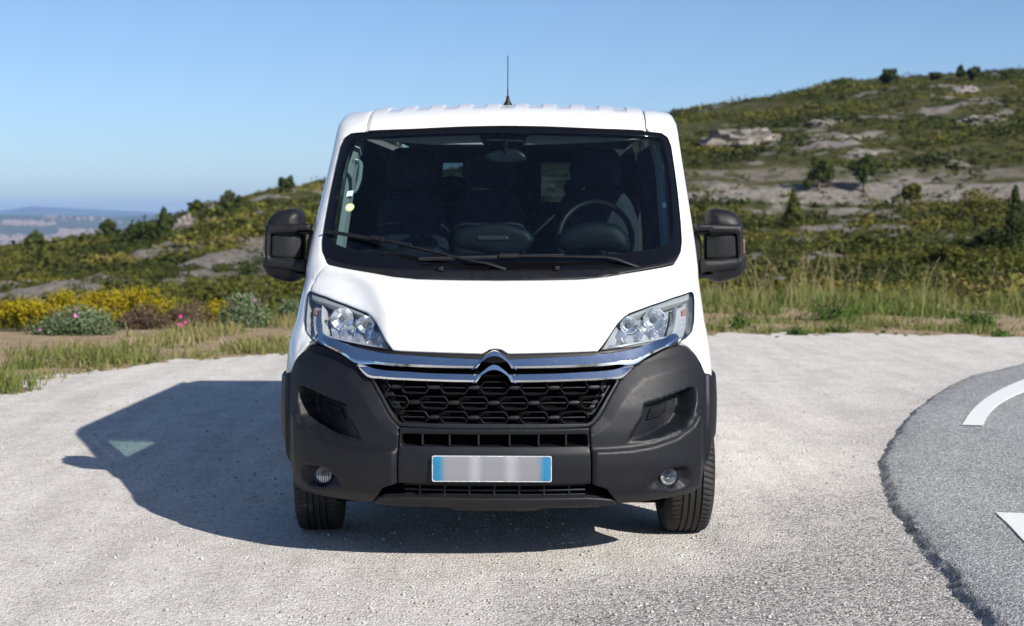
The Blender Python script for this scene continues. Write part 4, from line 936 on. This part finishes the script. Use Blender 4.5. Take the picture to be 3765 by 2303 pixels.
for cx in (.50, -.12, -.56):
    wd = .24 if cx > 0 else .21
    st = pillow('seat', curve([(cx-wd, 1.05), (cx-wd*1.02, 1.35), (cx-wd*.95, 1.60), (cx-wd*.7, 1.70), (cx, 1.72), (cx+wd*.7, 1.70), (cx+wd*.95, 1.60), (cx+wd*1.02, 1.35), (cx+wd, 1.05), (cx, 1.0), (cx-wd, 1.05)], 50)[:-1], 2.20, SEAT, van, r=.08, back=.14, res=.04)
    pillow('headrest', curve([(cx-.13, 1.74), (cx-.15, 1.84), (cx-.11, 1.95), (cx, 1.965), (cx+.11, 1.95), (cx+.15, 1.84), (cx+.13, 1.74), (cx, 1.73), (cx-.13, 1.74)], 40)[:-1], 2.22, SEAT, st, r=.05, back=.12, res=.03)
    box('seat_cushion', (cx-wd, 1.75, .85), (cx+wd, 2.3, 1.05), SEAT, st, bevel=.05)
for cx in (.45, -.40):
    st = pillow('rear_seat', [(cx-.35, .95), (cx+.35, .95), (cx+.35, 1.60), (cx+.3, 1.66), (cx-.3, 1.66), (cx-.35, 1.60)], 3.3, SEAT, van, r=.06, back=.12, res=.06)
    pillow('headrest', curve([(cx-.11, 1.66), (cx-.12, 1.78), (cx, 1.83), (cx+.12, 1.78), (cx+.11, 1.66), (cx-.11, 1.66)], 30)[:-1], 3.32, SEAT, st, r=.04, back=.1, res=.04)
V = []; F = []; xs = np.linspace(-.80, .80, 20); ys = [1.74, 1.9, 2.1, 2.6, 3.5, 5.2]
for x in xs:
    for y in ys: V.append((x, y+.12*abs(x)**3*(y < 1.8), 2.055+.05*sstep(1.74, 2.1, y)-.05*x*x))
for i in range(19):
    for k in range(5): F.append((i*6+k, i*6+k+1, (i+1)*6+k+1, (i+1)*6+k))
hdl = mesh('headliner', V, F, plain('headliner_grey', (.11, .115, .11), .9), van)
TRIM = plain('visor_grey', (.62, .64, .60), .8)
for k in ('shelf_l', 'shelf_r'): pillow('sun_visor', EXTRA[k][::-1], 1.70, TRIM, hdl, r=.008, back=.03, res=.04)
pillow('roof_console', EXTRA['console'], 1.68, LININGDARK, hdl, r=.01, back=.2, res=.03)
rv = pillow('interior_mirror', curve(EXTRA['rvm']+[EXTRA['rvm'][0]], 40)[:-1], 1.62, plain('inner_mirror_back', (.03, .035, .042), .35), van, r=.018, back=.03, res=.012)
tube('mirror_stalk', [(0, 1.63, 1.90), (0, 1.60, 1.985)], .012, LININGDARK, rv)
for s in (-1, 1):
    tr = [(1.0, 1.40), (1.12, 1.50), (1.33, 1.68), (1.52, 1.84), (1.66, 1.97), (1.74, 2.03)]
    V = []; F = []
    for y, z in tr:
        xx = .845 if z < 1.9 else .82
        V += [(s*xx, y+.10, z), (s*(xx-.028), y+.115, z), (s*(xx-.04), y+.19, z), (s*(xx+.02), y+.21, z)]
    for i in range(len(tr)-1):
        for k in range(3): F.append((i*4+k, i*4+k+1, (i+1)*4+k+1, (i+1)*4+k))
    pt = mesh('pillar_trim', V, F, BEIGE if s < 0 else TRIM, van, smooth=False)
    if s < 0:
        tube('grab_handle', curve([(-.80, 1.50, 1.845), (-.79, 1.50, 1.86), (-.765, 1.48, 1.85), (-.762, 1.46, 1.80), (-.772, 1.42, 1.73), (-.785, 1.40, 1.70), (-.81, 1.42, 1.69)], 24), .013, BEIGE, pt)

# ---------------------------------------------------------------- vegetation
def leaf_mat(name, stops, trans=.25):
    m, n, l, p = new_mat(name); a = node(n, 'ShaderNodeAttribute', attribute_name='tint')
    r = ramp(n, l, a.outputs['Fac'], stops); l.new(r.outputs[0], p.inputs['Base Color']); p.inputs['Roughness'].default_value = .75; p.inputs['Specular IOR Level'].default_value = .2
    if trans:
        t = node(n, 'ShaderNodeBsdfTranslucent'); l.new(r.outputs[0], t.inputs[0]); x = node(n, 'ShaderNodeMixShader'); x.inputs[0].default_value = trans
        l.new(p.outputs[0], x.inputs[1]); l.new(t.outputs[0], x.inputs[2]); l.new(x.outputs[0], n['Material Output'].inputs[0])
    return m
SCRUB = leaf_mat('scrub_leaves', [(0, (.030, .041, .010)), (.35, (.060, .070, .015)), (.6, (.098, .103, .018)), (.8, (.155, .140, .022)), (1, (.20, .155, .065))])
PINE = leaf_mat('pine_needles', [(0, (.024, .038, .010)), (.5, (.052, .072, .018)), (1, (.10, .12, .024))])
GRASS = leaf_mat('grass_blades', [(0, (.06, .10, .018)), (.35, (.12, .16, .035)), (.6, (.20, .20, .065)), (.8, (.32, .26, .13)), (1, (.46, .38, .23))], .3)
SPURGE = leaf_mat('spurge_leaves', [(0, (.05, .06, .010)), (.35, (.14, .135, .010)), (.7, (.27, .215, .008)), (1, (.36, .28, .014))], .3)
CISTUS = leaf_mat('grey_green_leaves', [(0, (.05, .075, .035)), (.5, (.15, .20, .10)), (1, (.30, .36, .22))], .3)
DRYBUSH = leaf_mat('dry_shrub_twigs', [(0, (.05, .032, .026)), (.5, (.13, .085, .062)), (.8, (.21, .14, .09)), (1, (.26, .19, .03))], .2)
HERB = leaf_mat('fresh_green_leaves', [(0, (.035, .075, .012)), (.5, (.08, .15, .025)), (1, (.16, .24, .05))], .3)
PETAL = plain('pink_petals', (.62, .20, .50), .6); PETAL2 = plain('magenta_petals', (.55, .04, .25), .6)
BARK = plain('grey_bark', (.10, .075, .055), .9, var=.3, vscale=9)
def unit(v): return v/np.maximum(np.linalg.norm(v, axis=-1, keepdims=True), 1e-9)
def leaves(C, Nn, size, rg, tint, aspect=.6, jit=.7):
    """one bent leaf (two triangles) at each centre, facing roughly along its normal"""
    k = len(C); N = unit(Nn+rg.normal(0, jit, (k, 3))); U = unit(np.cross(N, rg.normal(0, 1, (k, 3)))); W = np.cross(N, U)
    s = np.broadcast_to(np.asarray(size, float), (k,))[:, None]*rg.uniform(.6, 1.3, (k, 1))
    a = C-U*s; b = C+W*s*aspect+N*s*.12; c = C+U*s; d = C-W*s*aspect+N*s*.12
    V = np.stack([a, b, c, d], 1).reshape(-1, 3); i = np.arange(k)[:, None]*4
    T = np.concatenate([i+[0, 1, 2], i+[0, 2, 3]], 0); return V, T, np.repeat(np.clip(tint, 0, 1), 4)
def lump_points(k, rg, R, lumps=7, upper=True, shell=.45, loose=0):
    """points near the surface of a lumpy crown of radii R, with outward normals"""
    L = unit(rg.normal(0, 1, (lumps, 3))); L[:, 2] = np.abs(L[:, 2])*.9 if upper else L[:, 2]*.9; L = L*rg.uniform(.35, .68, (lumps, 1)); r = rg.uniform(.36, .58, lumps)*(1-.35*loose); L = L*(1+.3*loose)
    L = np.vstack([[0, 0, .25 if upper else 0], L]); r = np.r_[.55, r]; j = rg.integers(0, len(r), k); D = unit(rg.normal(0, 1, (k, 3)))
    P = L[j]+D*(r[j]*(1-shell*rg.random(k)**2))[:, None]; return P*R, D/np.asarray(R)*np.mean(R)
def skin_path(path, rad, n=6):
    P = np.asarray(path, float); T = unit(np.gradient(P, axis=0)); V = []; F = []
    for i in range(len(P)):
        a = unit(np.cross(T[i], [.3, .9, .2])); b = np.cross(a, T[i])
        for k in range(n): t = 2*math.pi*k/n; V.append(P[i]+rad[i]*(math.cos(t)*a+math.sin(t)*b))
    for i in range(len(P)-1):
        for k in range(n): F.append((i*n+k, i*n+(k+1) % n, (i+1)*n+(k+1) % n, (i+1)*n+k))
    return V, F
def merge(parts):
    V = []; T = []; A = []; o = 0
    for v, t, a in parts: V.append(v); T.append(t+o); A.append(a); o += len(v)
    return np.concatenate(V), np.concatenate(T), np.concatenate(A)
# ---- scrub covering the hills
def make_scrub():
    rg = np.random.default_rng(11); parts = []
    n = 52000; t = rg.uniform(-.40, .42, n); r = 30*(350/30)**(rg.random(n)**.60); c = 1/np.sqrt(1+t*t); X = CAMX+r*t*c; Y = CAMY+r*c
    t[-9000:] = rg.uniform(.04, .40, 9000); r[-9000:] = rg.uniform(170, 342, 9000); X = CAMX+r*t/np.sqrt(1+t*t); Y = CAMY+r/np.sqrt(1+t*t)
    e = np.interp(t, RIDGE[:, 0], RIDGE[:, 2]); rk = rocky(X, Y); dens = fbm(X/16., Y/16., 31)
    w = sstep(-.06, .06, t); bench = (r > 154) & (r < 164) & (t > -.02)
    keep = (r < e+2) & (rg.random(n) > rk*.84) & (rg.random(n) < .26+2.6*(dens-.38)-.10*sstep(-.05, -.12, t)) & ~bench & ~((np.abs(t+.02) < .09) & (rg.random(n) < .75))
    X, Y, r, t, dens = X[keep], Y[keep], r[keep], t[keep], dens[keep]; Z = height(X, Y); hue = fbm(X/9., Y/9., 41); hue2 = vnoise(X/2., Y/2., 3)
    for i in range(len(X)):
        s = rg.uniform(.26, .66)*(1+.6*(dens[i] > .55))*(1+1.6*rg.random()**6); s *= .45+.55*min(1, r[i]/160)
        R = np.array([s*rg.uniform(.9, 1.4), s*rg.uniform(.9, 1.4), s*rg.uniform(.6, 1.0)]); k = int(21+18*(r[i] < 130)+44*(r[i] < 80))
        P, D = lump_points(k, rg, R, 4); base = np.clip(.12+1.5*(hue[i]-.30)+.5*(hue2[i]-.5), 0, .95); tn = base+rg.normal(0, .07, k)
        parts.append(leaves(P+[X[i], Y[i], Z[i]-.1*s], D, .20*s**.5*(1 if r[i] > 130 else .72 if r[i] > 80 else .44), rg, tn, .8, .45))
    V, T, A = merge(parts); o = fast_mesh('hillside_scrub', V, T, SCRUB, attrs={'tint': A}); tag(o, 'low green and olive scrub covering the stony hills', 'scrub', kind='stuff'); return len(T)
make_scrub()
def tree(name, label, pos, h, w, seed, group, kind='round', mat=None, leaf=.16, k=900, tint=.5, cat='tree'):
    rg = np.random.default_rng(seed); x, y, z = pos; root = thing(name, label, cat, (x, y, z), 0, group)
    trunk_h = h*(.22 if kind == 'round' else .12); V = []; F = []
    def add(path, rad):
        v, f = skin_path(path, rad); o = len(V); V.extend(v); F.extend([tuple(q+o for q in g) for g in f])
    lean = rg.normal(0, .04, 2)*h; add([(0, 0, -.3), (lean[0]*.3, lean[1]*.3, trunk_h), (lean[0], lean[1], h*.6), (lean[0], lean[1], h*.85)], np.array([.05, .04, .022, .008])*h**.9)
    for q in range(6):
        a = rg.uniform(0, 6.28); b = rg.uniform(.3, .75); d = np.array([math.cos(a)*w*.36, math.sin(a)*w*.36, h*.16]); s = np.array([lean[0]*b, lean[1]*b, h*b*.8]); add([s, s+d*.5, s+d], np.array([.02, .013, .005])*h**.9)
    mesh('trunk', V, F, BARK, root)
    if kind == 'round': P, D = lump_points(k, rg, np.array([w*.54, w*.54, h*.50]), 12, False, .6, 1); P = P*(1+.5*(fbm(P[:, 0]*3/w, P[:, 2]*3/h+P[:, 1], seed)-.5))[:, None]+[lean[0]*.7, lean[1]*.7, h*.52]
    else:
        f = rg.random(k)**.8; a = rg.uniform(0, 6.28, k); rr = (1-f)**.75*w/2*rg.uniform(.55, 1, k)*(1+.25*np.sin(a*3+f*14)); P = np.c_[np.cos(a)*rr, np.sin(a)*rr, h*(.1+.9*f)]; D = np.c_[np.cos(a), np.sin(a), np.full(k, .5)]
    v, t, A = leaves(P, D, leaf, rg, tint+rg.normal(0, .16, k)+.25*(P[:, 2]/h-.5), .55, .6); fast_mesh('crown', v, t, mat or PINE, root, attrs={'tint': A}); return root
TREES = [ # bearing px, base px, height px, width px, kind, tint, label
 (84, 598, 34, 42, 'round', .5, 'dark bushy tree low on the left ridge above the bay, leftmost'),
 (108, 596, 16, 16, 'round', .4, 'small bush right beside the leftmost ridge tree'),
 (172, 582, 14, 16, 'round', .3, 'small faint bush on the left ridge between two trees'),
 (257, 573, 40, 30, 'round', .4, 'narrow upright tree alone on the left ridge'),
 (320, 566, 22, 26, 'round', .45, 'small round bush on the left ridge beside pale houses'),
 (362, 572, 38, 56, 'round', .5, 'wide dark bush below the pointed tree on the left ridge'),
 (396, 572, 56, 42, 'cone', .4, 'pointed dark pine on the left ridge left of the white crag'),
 (476, 508, 22, 34, 'round', .45, 'low bush on top of the white crag'),
 (545, 516, 52, 58, 'round', .4, 'broad dark pine right of the white crag'),
 (520, 532, 30, 40, 'round', .5, 'dark bush at the foot of the broad dark pine'),
 (690, 462, 32, 36, 'round', .45, 'lone round pine high on the left ridge next to the van mirror'),
 (2132, 208, 34, 38, 'round', .4, 'lone round pine on the skyline of the right hill'),
 (2247, 196, 16, 34, 'round', .5, 'low wide bush on the right skyline between the pines'),
 (2302, 196, 26, 20, 'round', .35, 'small upright tree on the right skyline, left of a pair'),
 (2336, 197, 28, 27, 'round', .35, 'small upright tree on the right skyline, right of a pair'),
 (2415, 193, 16, 36, 'round', .5, 'low bush on the right skyline near the edge of view'),
 (2020, 208, 12, 30, 'round', .6, 'flat bush on the right skyline left of the lone pine'),
 (1968, 462, 76, 66, 'round', .5, 'round green pine standing below the hill road, left of two'),
 (2076, 462, 74, 58, 'round', .45, 'round green pine standing below the hill road, right of two'),
 (2192, 482, 40, 38, 'round', .95, 'bright green bush in front of the pale rock bank'),
 (1908, 548, 72, 46, 'cone', .7, 'slim pale green young pine on the slope above the right mirror'),
 (2345, 545, 74, 110, 'round', 1.0, 'big yellow-green bush under the rock bank on the right'),
 (2440, 620, 130, 66, 'cone', .2, 'dark tall pine at the right edge of view'),
 (2390, 600, 46, 70, 'round', .15, 'dark bush left of the tall pine'),
 (2100, 610, 46, 80, 'round', .4, 'rounded dark bush on the lower right slope'),
 (2275, 640, 50, 80, 'round', .9, 'light green bush just above the roadside grass'),
]
for i, (px, py, hh, ww, kind, tint, lab) in enumerate(TREES):
    x, y, z, r = on_bearing(px, py); s = r/3764.
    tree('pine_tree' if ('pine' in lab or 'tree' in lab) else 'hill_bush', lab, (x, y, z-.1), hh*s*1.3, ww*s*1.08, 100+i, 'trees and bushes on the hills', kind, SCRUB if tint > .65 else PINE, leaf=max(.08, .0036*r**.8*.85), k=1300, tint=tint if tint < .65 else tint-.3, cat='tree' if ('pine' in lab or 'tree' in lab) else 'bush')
# ---- pale limestone outcrops
def rock_mat():
    m, n, l, p = new_mat('limestone'); c = objco(n)
    r = ramp(n, l, noise(n, l, 1.6, 8, .7, c).outputs[0], [(.25, (.10, .088, .075)), (.45, (.24, .215, .19)), (.75, (.42, .39, .36))]); l.new(r.outputs[0], p.inputs['Base Color']); p.inputs['Roughness'].default_value = .9
    l.new(bump(n, l, noise(n, l, 2.5, 8, .75, c).outputs[0], .3), p.inputs['Normal']); return m
LIME = rock_mat()
def rock(label, px, py, w, h, seed):
    x, y, z, r = on_bearing(px, py); s = r/3764.; rg = np.random.default_rng(seed); V = []; F = []; nu, nv = 26, 12
    for j in range(nv):
        for i in range(nu):
            a = 2*math.pi*i/nu; b = math.pi*.495*j/(nv-1); rr = math.cos(b)**.6; k = 1+.95*(float(fbm(math.cos(a)*2.2+seed, math.sin(a)*2.2+b*2, seed))-.5)+.5*(float(vnoise(a*4, b*5, seed))-.5)
            V.append((math.cos(a)*rr*w*s*.5*k, math.sin(a)*rr*w*s*.45*k, (math.sin(b)**.8)*h*s*.72*(k+.35*(float(vnoise(i*.7, seed, 2))-.5))-.3))
    for j in range(nv-1):
        for i in range(nu): F.append((j*nu+i, j*nu+(i+1) % nu, (j+1)*nu+(i+1) % nu, (j+1)*nu+i))
    F.append(tuple(range((nv-1)*nu, nv*nu)))
    o = mesh('rock_outcrop', V, F, LIME, None, sharp=28); o.location = (x, y, z-.15); tag(o, label, 'rock', 'pale rock outcrops on the hills'); return o
for i, a in enumerate([('steep white crag on the left ridge', 452, 552, 56, 50), ('small pale rock behind the top of the white crag', 522, 500, 34, 20), ('long flat pale slab low on the left hill', 120, 648, 130, 16), ('small pale boulder high on the left slope under the lone pine', 640, 505, 44, 14),
                       ('flat pale slab in the middle of the left slope', 560, 560, 70, 12), ('broad pale rock face on the right hill beside the van roof', 1775, 345, 165, 46), ('pale rock shelf right of the broad rock face', 1985, 300, 90, 20), ('pale rock patch near the right skyline', 2310, 222, 70, 22),
                       ('long grey rock ledge at the right edge of the hill', 2360, 300, 120, 28), ('small pale boulder in the middle of the right hill', 2040, 335, 60, 18), ('grey stone above the pair of round pines', 2060, 375, 80, 22), ('pale stone among bushes on the lower right slope', 2150, 560, 44, 18)]):
    rock(*a, 20+i)
# ---- grasses on the verges
def edge_y(x): return np.interp(x, far_edge[:, 0], far_edge[:, 1])
def blades(X, Y, h, rg, tint, width=.006, bend=.75):
    k = len(X); a = rg.uniform(0, 6.283, k); Z = height(X, Y); b = rg.uniform(0, 6.283, k); h = np.broadcast_to(h, (k,))*rg.uniform(.35, 1.35, k); w = width*rg.uniform(.6, 1.5, k); be = bend*h*rg.uniform(.1, 1.3, k)
    p0 = np.c_[X-w*np.cos(a), Y-w*np.sin(a), Z]; p1 = np.c_[X+w*np.cos(a), Y+w*np.sin(a), Z]
    mx = X+be*.35*np.cos(b); my = Y+be*.35*np.sin(b); q0 = np.c_[mx-w*.7*np.cos(a), my-w*.7*np.sin(a), Z+h*.6]; q1 = np.c_[mx+w*.7*np.cos(a), my+w*.7*np.sin(a), Z+h*.6]
    tp = np.c_[X+be*np.cos(b), Y+be*np.sin(b), Z+h]; V = np.stack([p0, p1, q0, q1, tp], 1).reshape(-1, 3); i = np.arange(k)[:, None]*5
    return V, np.concatenate([i+[0, 1, 3], i+[0, 3, 2], i+[2, 3, 4]], 0), np.repeat(np.clip(tint, 0, 1), 5)
def make_grass():
    rg = np.random.default_rng(21); parts = []
    def field(n, x0, x1, d0, d1, h, f, width, tintf):
        X = rg.uniform(x0, x1, n); d = d0+(d1-d0)*rg.random(n); Y = edge_y(X)+d; keep = rg.random(n) < f(X, Y, d); X, Y, d = X[keep], Y[keep], d[keep]
        parts.append(blades(X, Y, h(X, Y, d), rg, tintf(X, Y, d)+rg.normal(0, .12, len(X)), width))
    patch = lambda X, Y, s, a, b: sstep(a, b, fbm(X/.9, Y/.7, s))
    # left verge: fringe by the gravel, bare earth in the middle, taller tufts
    field(26000, -9, 0, -.12, 2.2, lambda X, Y, d: .035+.10*patch(X, Y, 51, .5, .7), lambda X, Y, d: .04+.80*patch(X, Y, 51, .53, .64), .007, lambda X, Y, d: .42+.5*(fbm(X/1.3, Y/1.3, 61)-.4)+.12*sstep(-6, -3, X))
    field(22000, -9, -3.6, -.2, 3.0, lambda X, Y, d: .06+.12*patch(X, Y, 53, .45, .65), lambda X, Y, d: (.06+.65*patch(X, Y, 53, .46, .58))*sstep(-3.3, -4.2, X+.30*d), .007, lambda X, Y, d: .36+.4*(fbm(X/1.1, Y/1.1, 62)-.4))
    field(20000, -10, 1, 2.0, 7.0, lambda X, Y, d: .05+.13*patch(X, Y, 55, .5, .7), lambda X, Y, d: .03+.8*patch(X, Y, 55, .54, .66), .008, lambda X, Y, d: .55+.5*(fbm(X/1.3, Y/1.3, 63)-.4))
    # right verge: sparse by the gravel, thick behind
    field(12000, 1.5, 9, -.05, 2.2, lambda X, Y, d: .03+.08*patch(X, Y, 57, .5, .7), lambda X, Y, d: .05+.7*patch(X, Y, 57, .52, .64), .007, lambda X, Y, d: .48+.6*(fbm(X, Y, 64)-.4))
    field(62000, 1.0, 13, 1.2, 15, lambda X, Y, d: (.05+.17*patch(X, Y, 59, .4, .7))*(.45+.55*sstep(2, 6, d)+.9*sstep(5, 10, d)), lambda X, Y, d: (.12+.8*patch(X, Y, 59, .42, .56))*(.25+.75*sstep(2.0, 4.5, d)), .009, lambda X, Y, d: .36+.9*(fbm(X/1.2, Y/1.2, 65)-.42))
    V, T, A = merge(parts); o = fast_mesh('verge_grass', V, T, GRASS, attrs={'tint': A}); tag(o, 'green and straw grass growing on the verges', 'grass', kind='stuff')
make_grass()
def make_oats():
    rg = np.random.default_rng(31); parts = []
    for k in range(120):
        x = rg.uniform(1.8, 9.2) if k % 4 else rg.normal(4.9, .6); y = float(edge_y(x))+rg.uniform(3.2, 8.0); z = float(height(x, y)); h = rg.uniform(.45, 1.0)*(1.25 if k % 4 == 0 else 1); a = rg.uniform(0, 6.28); L = h*rg.uniform(.08, .55)
        pts = np.array([[x+L*(u**2)*math.cos(a), y+L*(u**2)*math.sin(a), z+h*u*(1-.06*u)] for u in np.linspace(0, 1, 7)]); w = .0026
        S = np.array([1, .25, 0])*w; V = np.stack([pts-S, pts+S], 1).reshape(-1, 3); T = np.array([(2*i, 2*i+1, 2*i+3) for i in range(6)]+[(2*i, 2*i+3, 2*i+2) for i in range(6)]); tn = rg.uniform(.55, .95); parts.append((V, T, np.full(len(V), tn)))
        m = rg.integers(14, 30); u = rg.uniform(.66, 1, m); i = np.minimum((u*6).astype(int), 5); C = pts[i]+(pts[i+1]-pts[i])*(u*6-i)[:, None]+rg.normal(0, .026, (m, 3))
        v, t, A = leaves(C, rg.normal(0, 1, (m, 3)), .012, rg, rg.uniform(.7, 1, m), .4, .3); parts.append((v, t, A))
    V, T, A = merge(parts); o = fast_mesh('wild_oats', V, T, GRASS, attrs={'tint': A}); tag(o, 'tall dry wild oats standing in the right verge', 'grass', kind='stuff')
make_oats()
def make_edge_weeds():
    rg = np.random.default_rng(91); parts = []
    for q in range(150):
        x = rg.uniform(-7.5, -1.2) if q % 2 else rg.uniform(1.9, 8.5); y = float(edge_y(x))+rg.normal(.15, .32); s = .025+.07*rg.random()**2; k = int(60+500*s)
        P, D = lump_points(k, rg, np.array([s*1.5, s*1.5, s]), 5); parts.append(leaves(np.abs(P)*[0, 0, 1]+P*[1, 1, 0]+[x, y, .004], D, .012, rg, rg.uniform(.1, .9)+rg.normal(0, .15, k), .35, .6))
    V, T, A = merge(parts); o = fast_mesh('edge_weeds', V, T, GRASS, attrs={'tint': A}); tag(o, 'tiny weeds and dead leaves creeping over the gravel edge', 'weeds', kind='stuff')
make_edge_weeds()
# ---- shrubs along the left edge of the lay-by, weeds on the right
def verge_pt(px, py): 
    r = EYE*3764/(py-520.); t = (px-1232)/3764.; return CAMX+t*r, CAMY+r
def shrub(name, label, px, py, w, h, mat, seed, group, style, flowers=0, petal=None, n=2200, tint=.5):
    x, y = verge_pt(px, py); r = y-CAMY; s = r/3764.; W, H = w*s*(1.3 if style == 'plume' else 1.15), h*s*(1.0 if style == 'plume' else 1.1); rg = np.random.default_rng(seed); z = float(height(x, y)); root = thing(name, label, 'shrub', (x, y, z-.02), 0, group)
    V = []; F = []
    for q in range(12):
        a = rg.uniform(0, 6.28); d = rg.uniform(.15, .42); v, f = skin_path([(0, 0, 0), (math.cos(a)*W*d*.5, math.sin(a)*W*d*.5, H*.4), (math.cos(a)*W*d, math.sin(a)*W*d, H*rg.uniform(.6, .9))], [.012, .008, .003], 5); o = len(V); V += v; F += [tuple(i+o for i in g) for g in f]
    mesh('stem', V, F, BARK, root)
    if style == 'plume':        # upright leafy shoots with denser, brighter heads
        m = 120; X = rg.normal(0, .26, (m, 2))*[W, W*.7]; hh = H*(1-.5*(np.hypot(X[:, 0]/W, X[:, 1]/W/.7)*1.5)**2)*rg.uniform(.72, 1.05, m); P = []; D = []; tn = []
        for q in range(m):
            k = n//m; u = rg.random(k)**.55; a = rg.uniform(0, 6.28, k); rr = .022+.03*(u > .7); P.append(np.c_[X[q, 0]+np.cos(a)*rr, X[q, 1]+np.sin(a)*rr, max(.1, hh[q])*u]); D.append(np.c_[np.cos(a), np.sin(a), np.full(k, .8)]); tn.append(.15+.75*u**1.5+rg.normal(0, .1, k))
        P = np.vstack(P); D = np.vstack(D); tn = np.concatenate(tn); leaf = .026
    else:
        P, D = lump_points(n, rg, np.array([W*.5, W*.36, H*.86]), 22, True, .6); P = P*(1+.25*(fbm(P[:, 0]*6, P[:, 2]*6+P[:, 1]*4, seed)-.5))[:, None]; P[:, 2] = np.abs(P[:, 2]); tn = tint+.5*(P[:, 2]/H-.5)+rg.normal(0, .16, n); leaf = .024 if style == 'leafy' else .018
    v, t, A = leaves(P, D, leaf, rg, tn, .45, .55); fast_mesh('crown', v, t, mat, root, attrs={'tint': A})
    for q in range(flowers):
        j = rg.integers(0, len(P)); c = P[j]+unit(D[j])*.02+[0, -.03, .02]; fv = [tuple(c)]; ff = []
        for k in range(10): a = 2*math.pi*k/10; rr = .034 if k % 2 else .020; fv.append((c[0]+rr*math.cos(a), c[1]-.012, c[2]+rr*math.sin(a)))
        ff = [(0, k+1, (k+1) % 10+1) for k in range(10)]; mesh('flower', fv, ff, petal, root, smooth=False)
    return root
G1, G2, G3 = 'yellow spurge shrubs beside the lay-by', 'grey-green flowering shrubs beside the lay-by', 'dry brown shrubs beside the lay-by'
shrub('spurge_shrub', 'yellow spurge at the far left, lowest of the yellow shrubs', 65, 790, 150, 78, SPURGE, 1, G1, 'plume', n=3600)
shrub('spurge_shrub', 'narrow tall yellow spurge behind the leftmost grey-green shrub', 150, 783, 60, 100, SPURGE, 2, G1, 'plume', n=2400)
shrub('spurge_shrub', 'wide yellow spurge left of the tallest yellow shrub', 240, 778, 130, 92, SPURGE, 3, G1, 'plume', n=4200)
shrub('spurge_shrub', 'tallest yellow spurge in the middle of the shrub row', 325, 775, 150, 100, SPURGE, 4, G1, 'plume', n=4800)
shrub('spurge_shrub', 'small yellow spurge between the brown and grey-green shrubs', 524, 772, 76, 66, SPURGE, 5, G1, 'plume', n=2400)
shrub('cistus_shrub', 'broad grey-green shrub with pink flowers in front of the yellow spurge', 182, 804, 215, 78, CISTUS, 6, G2, 'leafy', 6, PETAL, 5200)
shrub('cistus_shrub', 'rounded grey-green shrub with pink flowers left of the van', 594, 783, 140, 92, CISTUS, 7, G2, 'leafy', 4, PETAL, 4600)
shrub('cistus_shrub', 'grey-green shrub half hidden behind the van front', 704, 772, 90, 80, CISTUS, 8, G2, 'leafy', 3, PETAL, 3200, tint=.35)
shrub('dry_shrub', 'dry brown shrub in the middle of the shrub row', 345, 790, 130, 72, DRYBUSH, 9, G3, 'twiggy', n=3600)
shrub('dry_shrub', 'dry brown shrub beside the rounded grey-green shrub', 450, 784, 120, 72, DRYBUSH, 10, G3, 'twiggy', n=3600)
shrub('valerian_plant', 'small plant with magenta flower heads below the brown shrubs', 437, 797, 24, 40, HERB, 12, 'small flowering plants', 'leafy', 7, PETAL2, 260)
for i, (px, py, w, h, lab) in enumerate([(1922, 808, 52, 30, 'low green weed tuft at the gravel edge right of the van'), (1782, 792, 44, 60, 'upright green weed close to the van headlight'), (2018, 800, 70, 24, 'flat green weed right of the low tuft'), (2410, 812, 42, 24, 'small green weed tuft near the road at the right edge'), (2362, 786, 90, 50, 'leafy green weed clump behind the road bend'), (2010, 772, 150, 70, 'wide fresh green clump in the middle of the right verge')]):
    shrub('weed_tuft', lab, px, py, w, h, HERB, 40+i, 'green weeds on the right verge', 'leafy', n=500 if w < 80 else 1400)
# ---- loose stones on the gravel
def make_stones():
    rg = np.random.default_rng(77); n = 12000; d = 5.3+9*rg.random(n)**1.5; t = rg.uniform(-.36, .36, n); X = CAMX+t*d; Y = CAMY+d
    el = edge_line[np.argsort(edge_line[:, 1])]; keep = (X < np.interp(Y, el[:, 1], el[:, 0])-.03) & (Y < edge_y(X)+.9*rg.random(n)**2) & (rg.random(n) < .25+1.3*(fbm(X*1.3, Y*1.3, 71)-.25)); X, Y = X[keep], Y[keep]; k = len(X)
    s = .0035+.0075*rg.random(k)**3; s = np.where(rg.random(k) < .0015, s+.009, s); O = np.array([(1, 0, 0), (-1, 0, 0), (0, 1, 0), (0, -1, 0), (0, 0, 1), (0, 0, -1)], float)
    V = O[None]*s[:, None, None]*rg.uniform(.6, 1.4, (k, 6, 1)); a = rg.uniform(0, 6.28, k); c, sn = np.cos(a)[:, None], np.sin(a)[:, None]; V = np.stack([V[..., 0]*c-V[..., 1]*sn, V[..., 0]*sn+V[..., 1]*c, V[..., 2]*.7], -1)+np.stack([X, Y, .006+s*.35], -1)[:, None]
    T = np.array([(0, 2, 4), (2, 1, 4), (1, 3, 4), (3, 0, 4), (2, 0, 5), (1, 2, 5), (3, 1, 5), (0, 3, 5)]); T = (np.arange(k)[:, None, None]*6+T[None]).reshape(-1, 3)
    m = leaf_mat('loose_stone', [(0, (.28, .26, .235)), (.3, (.39, .365, .335)), (1, (.54, .51, .47))], 0)
    o = fast_mesh('loose_stones', V.reshape(-1, 3), T, m, attrs={'tint': np.repeat(rg.random(k), 6)}); tag(o, 'small loose stones strewn over the gravel', 'stones', kind='stuff')
make_stones()
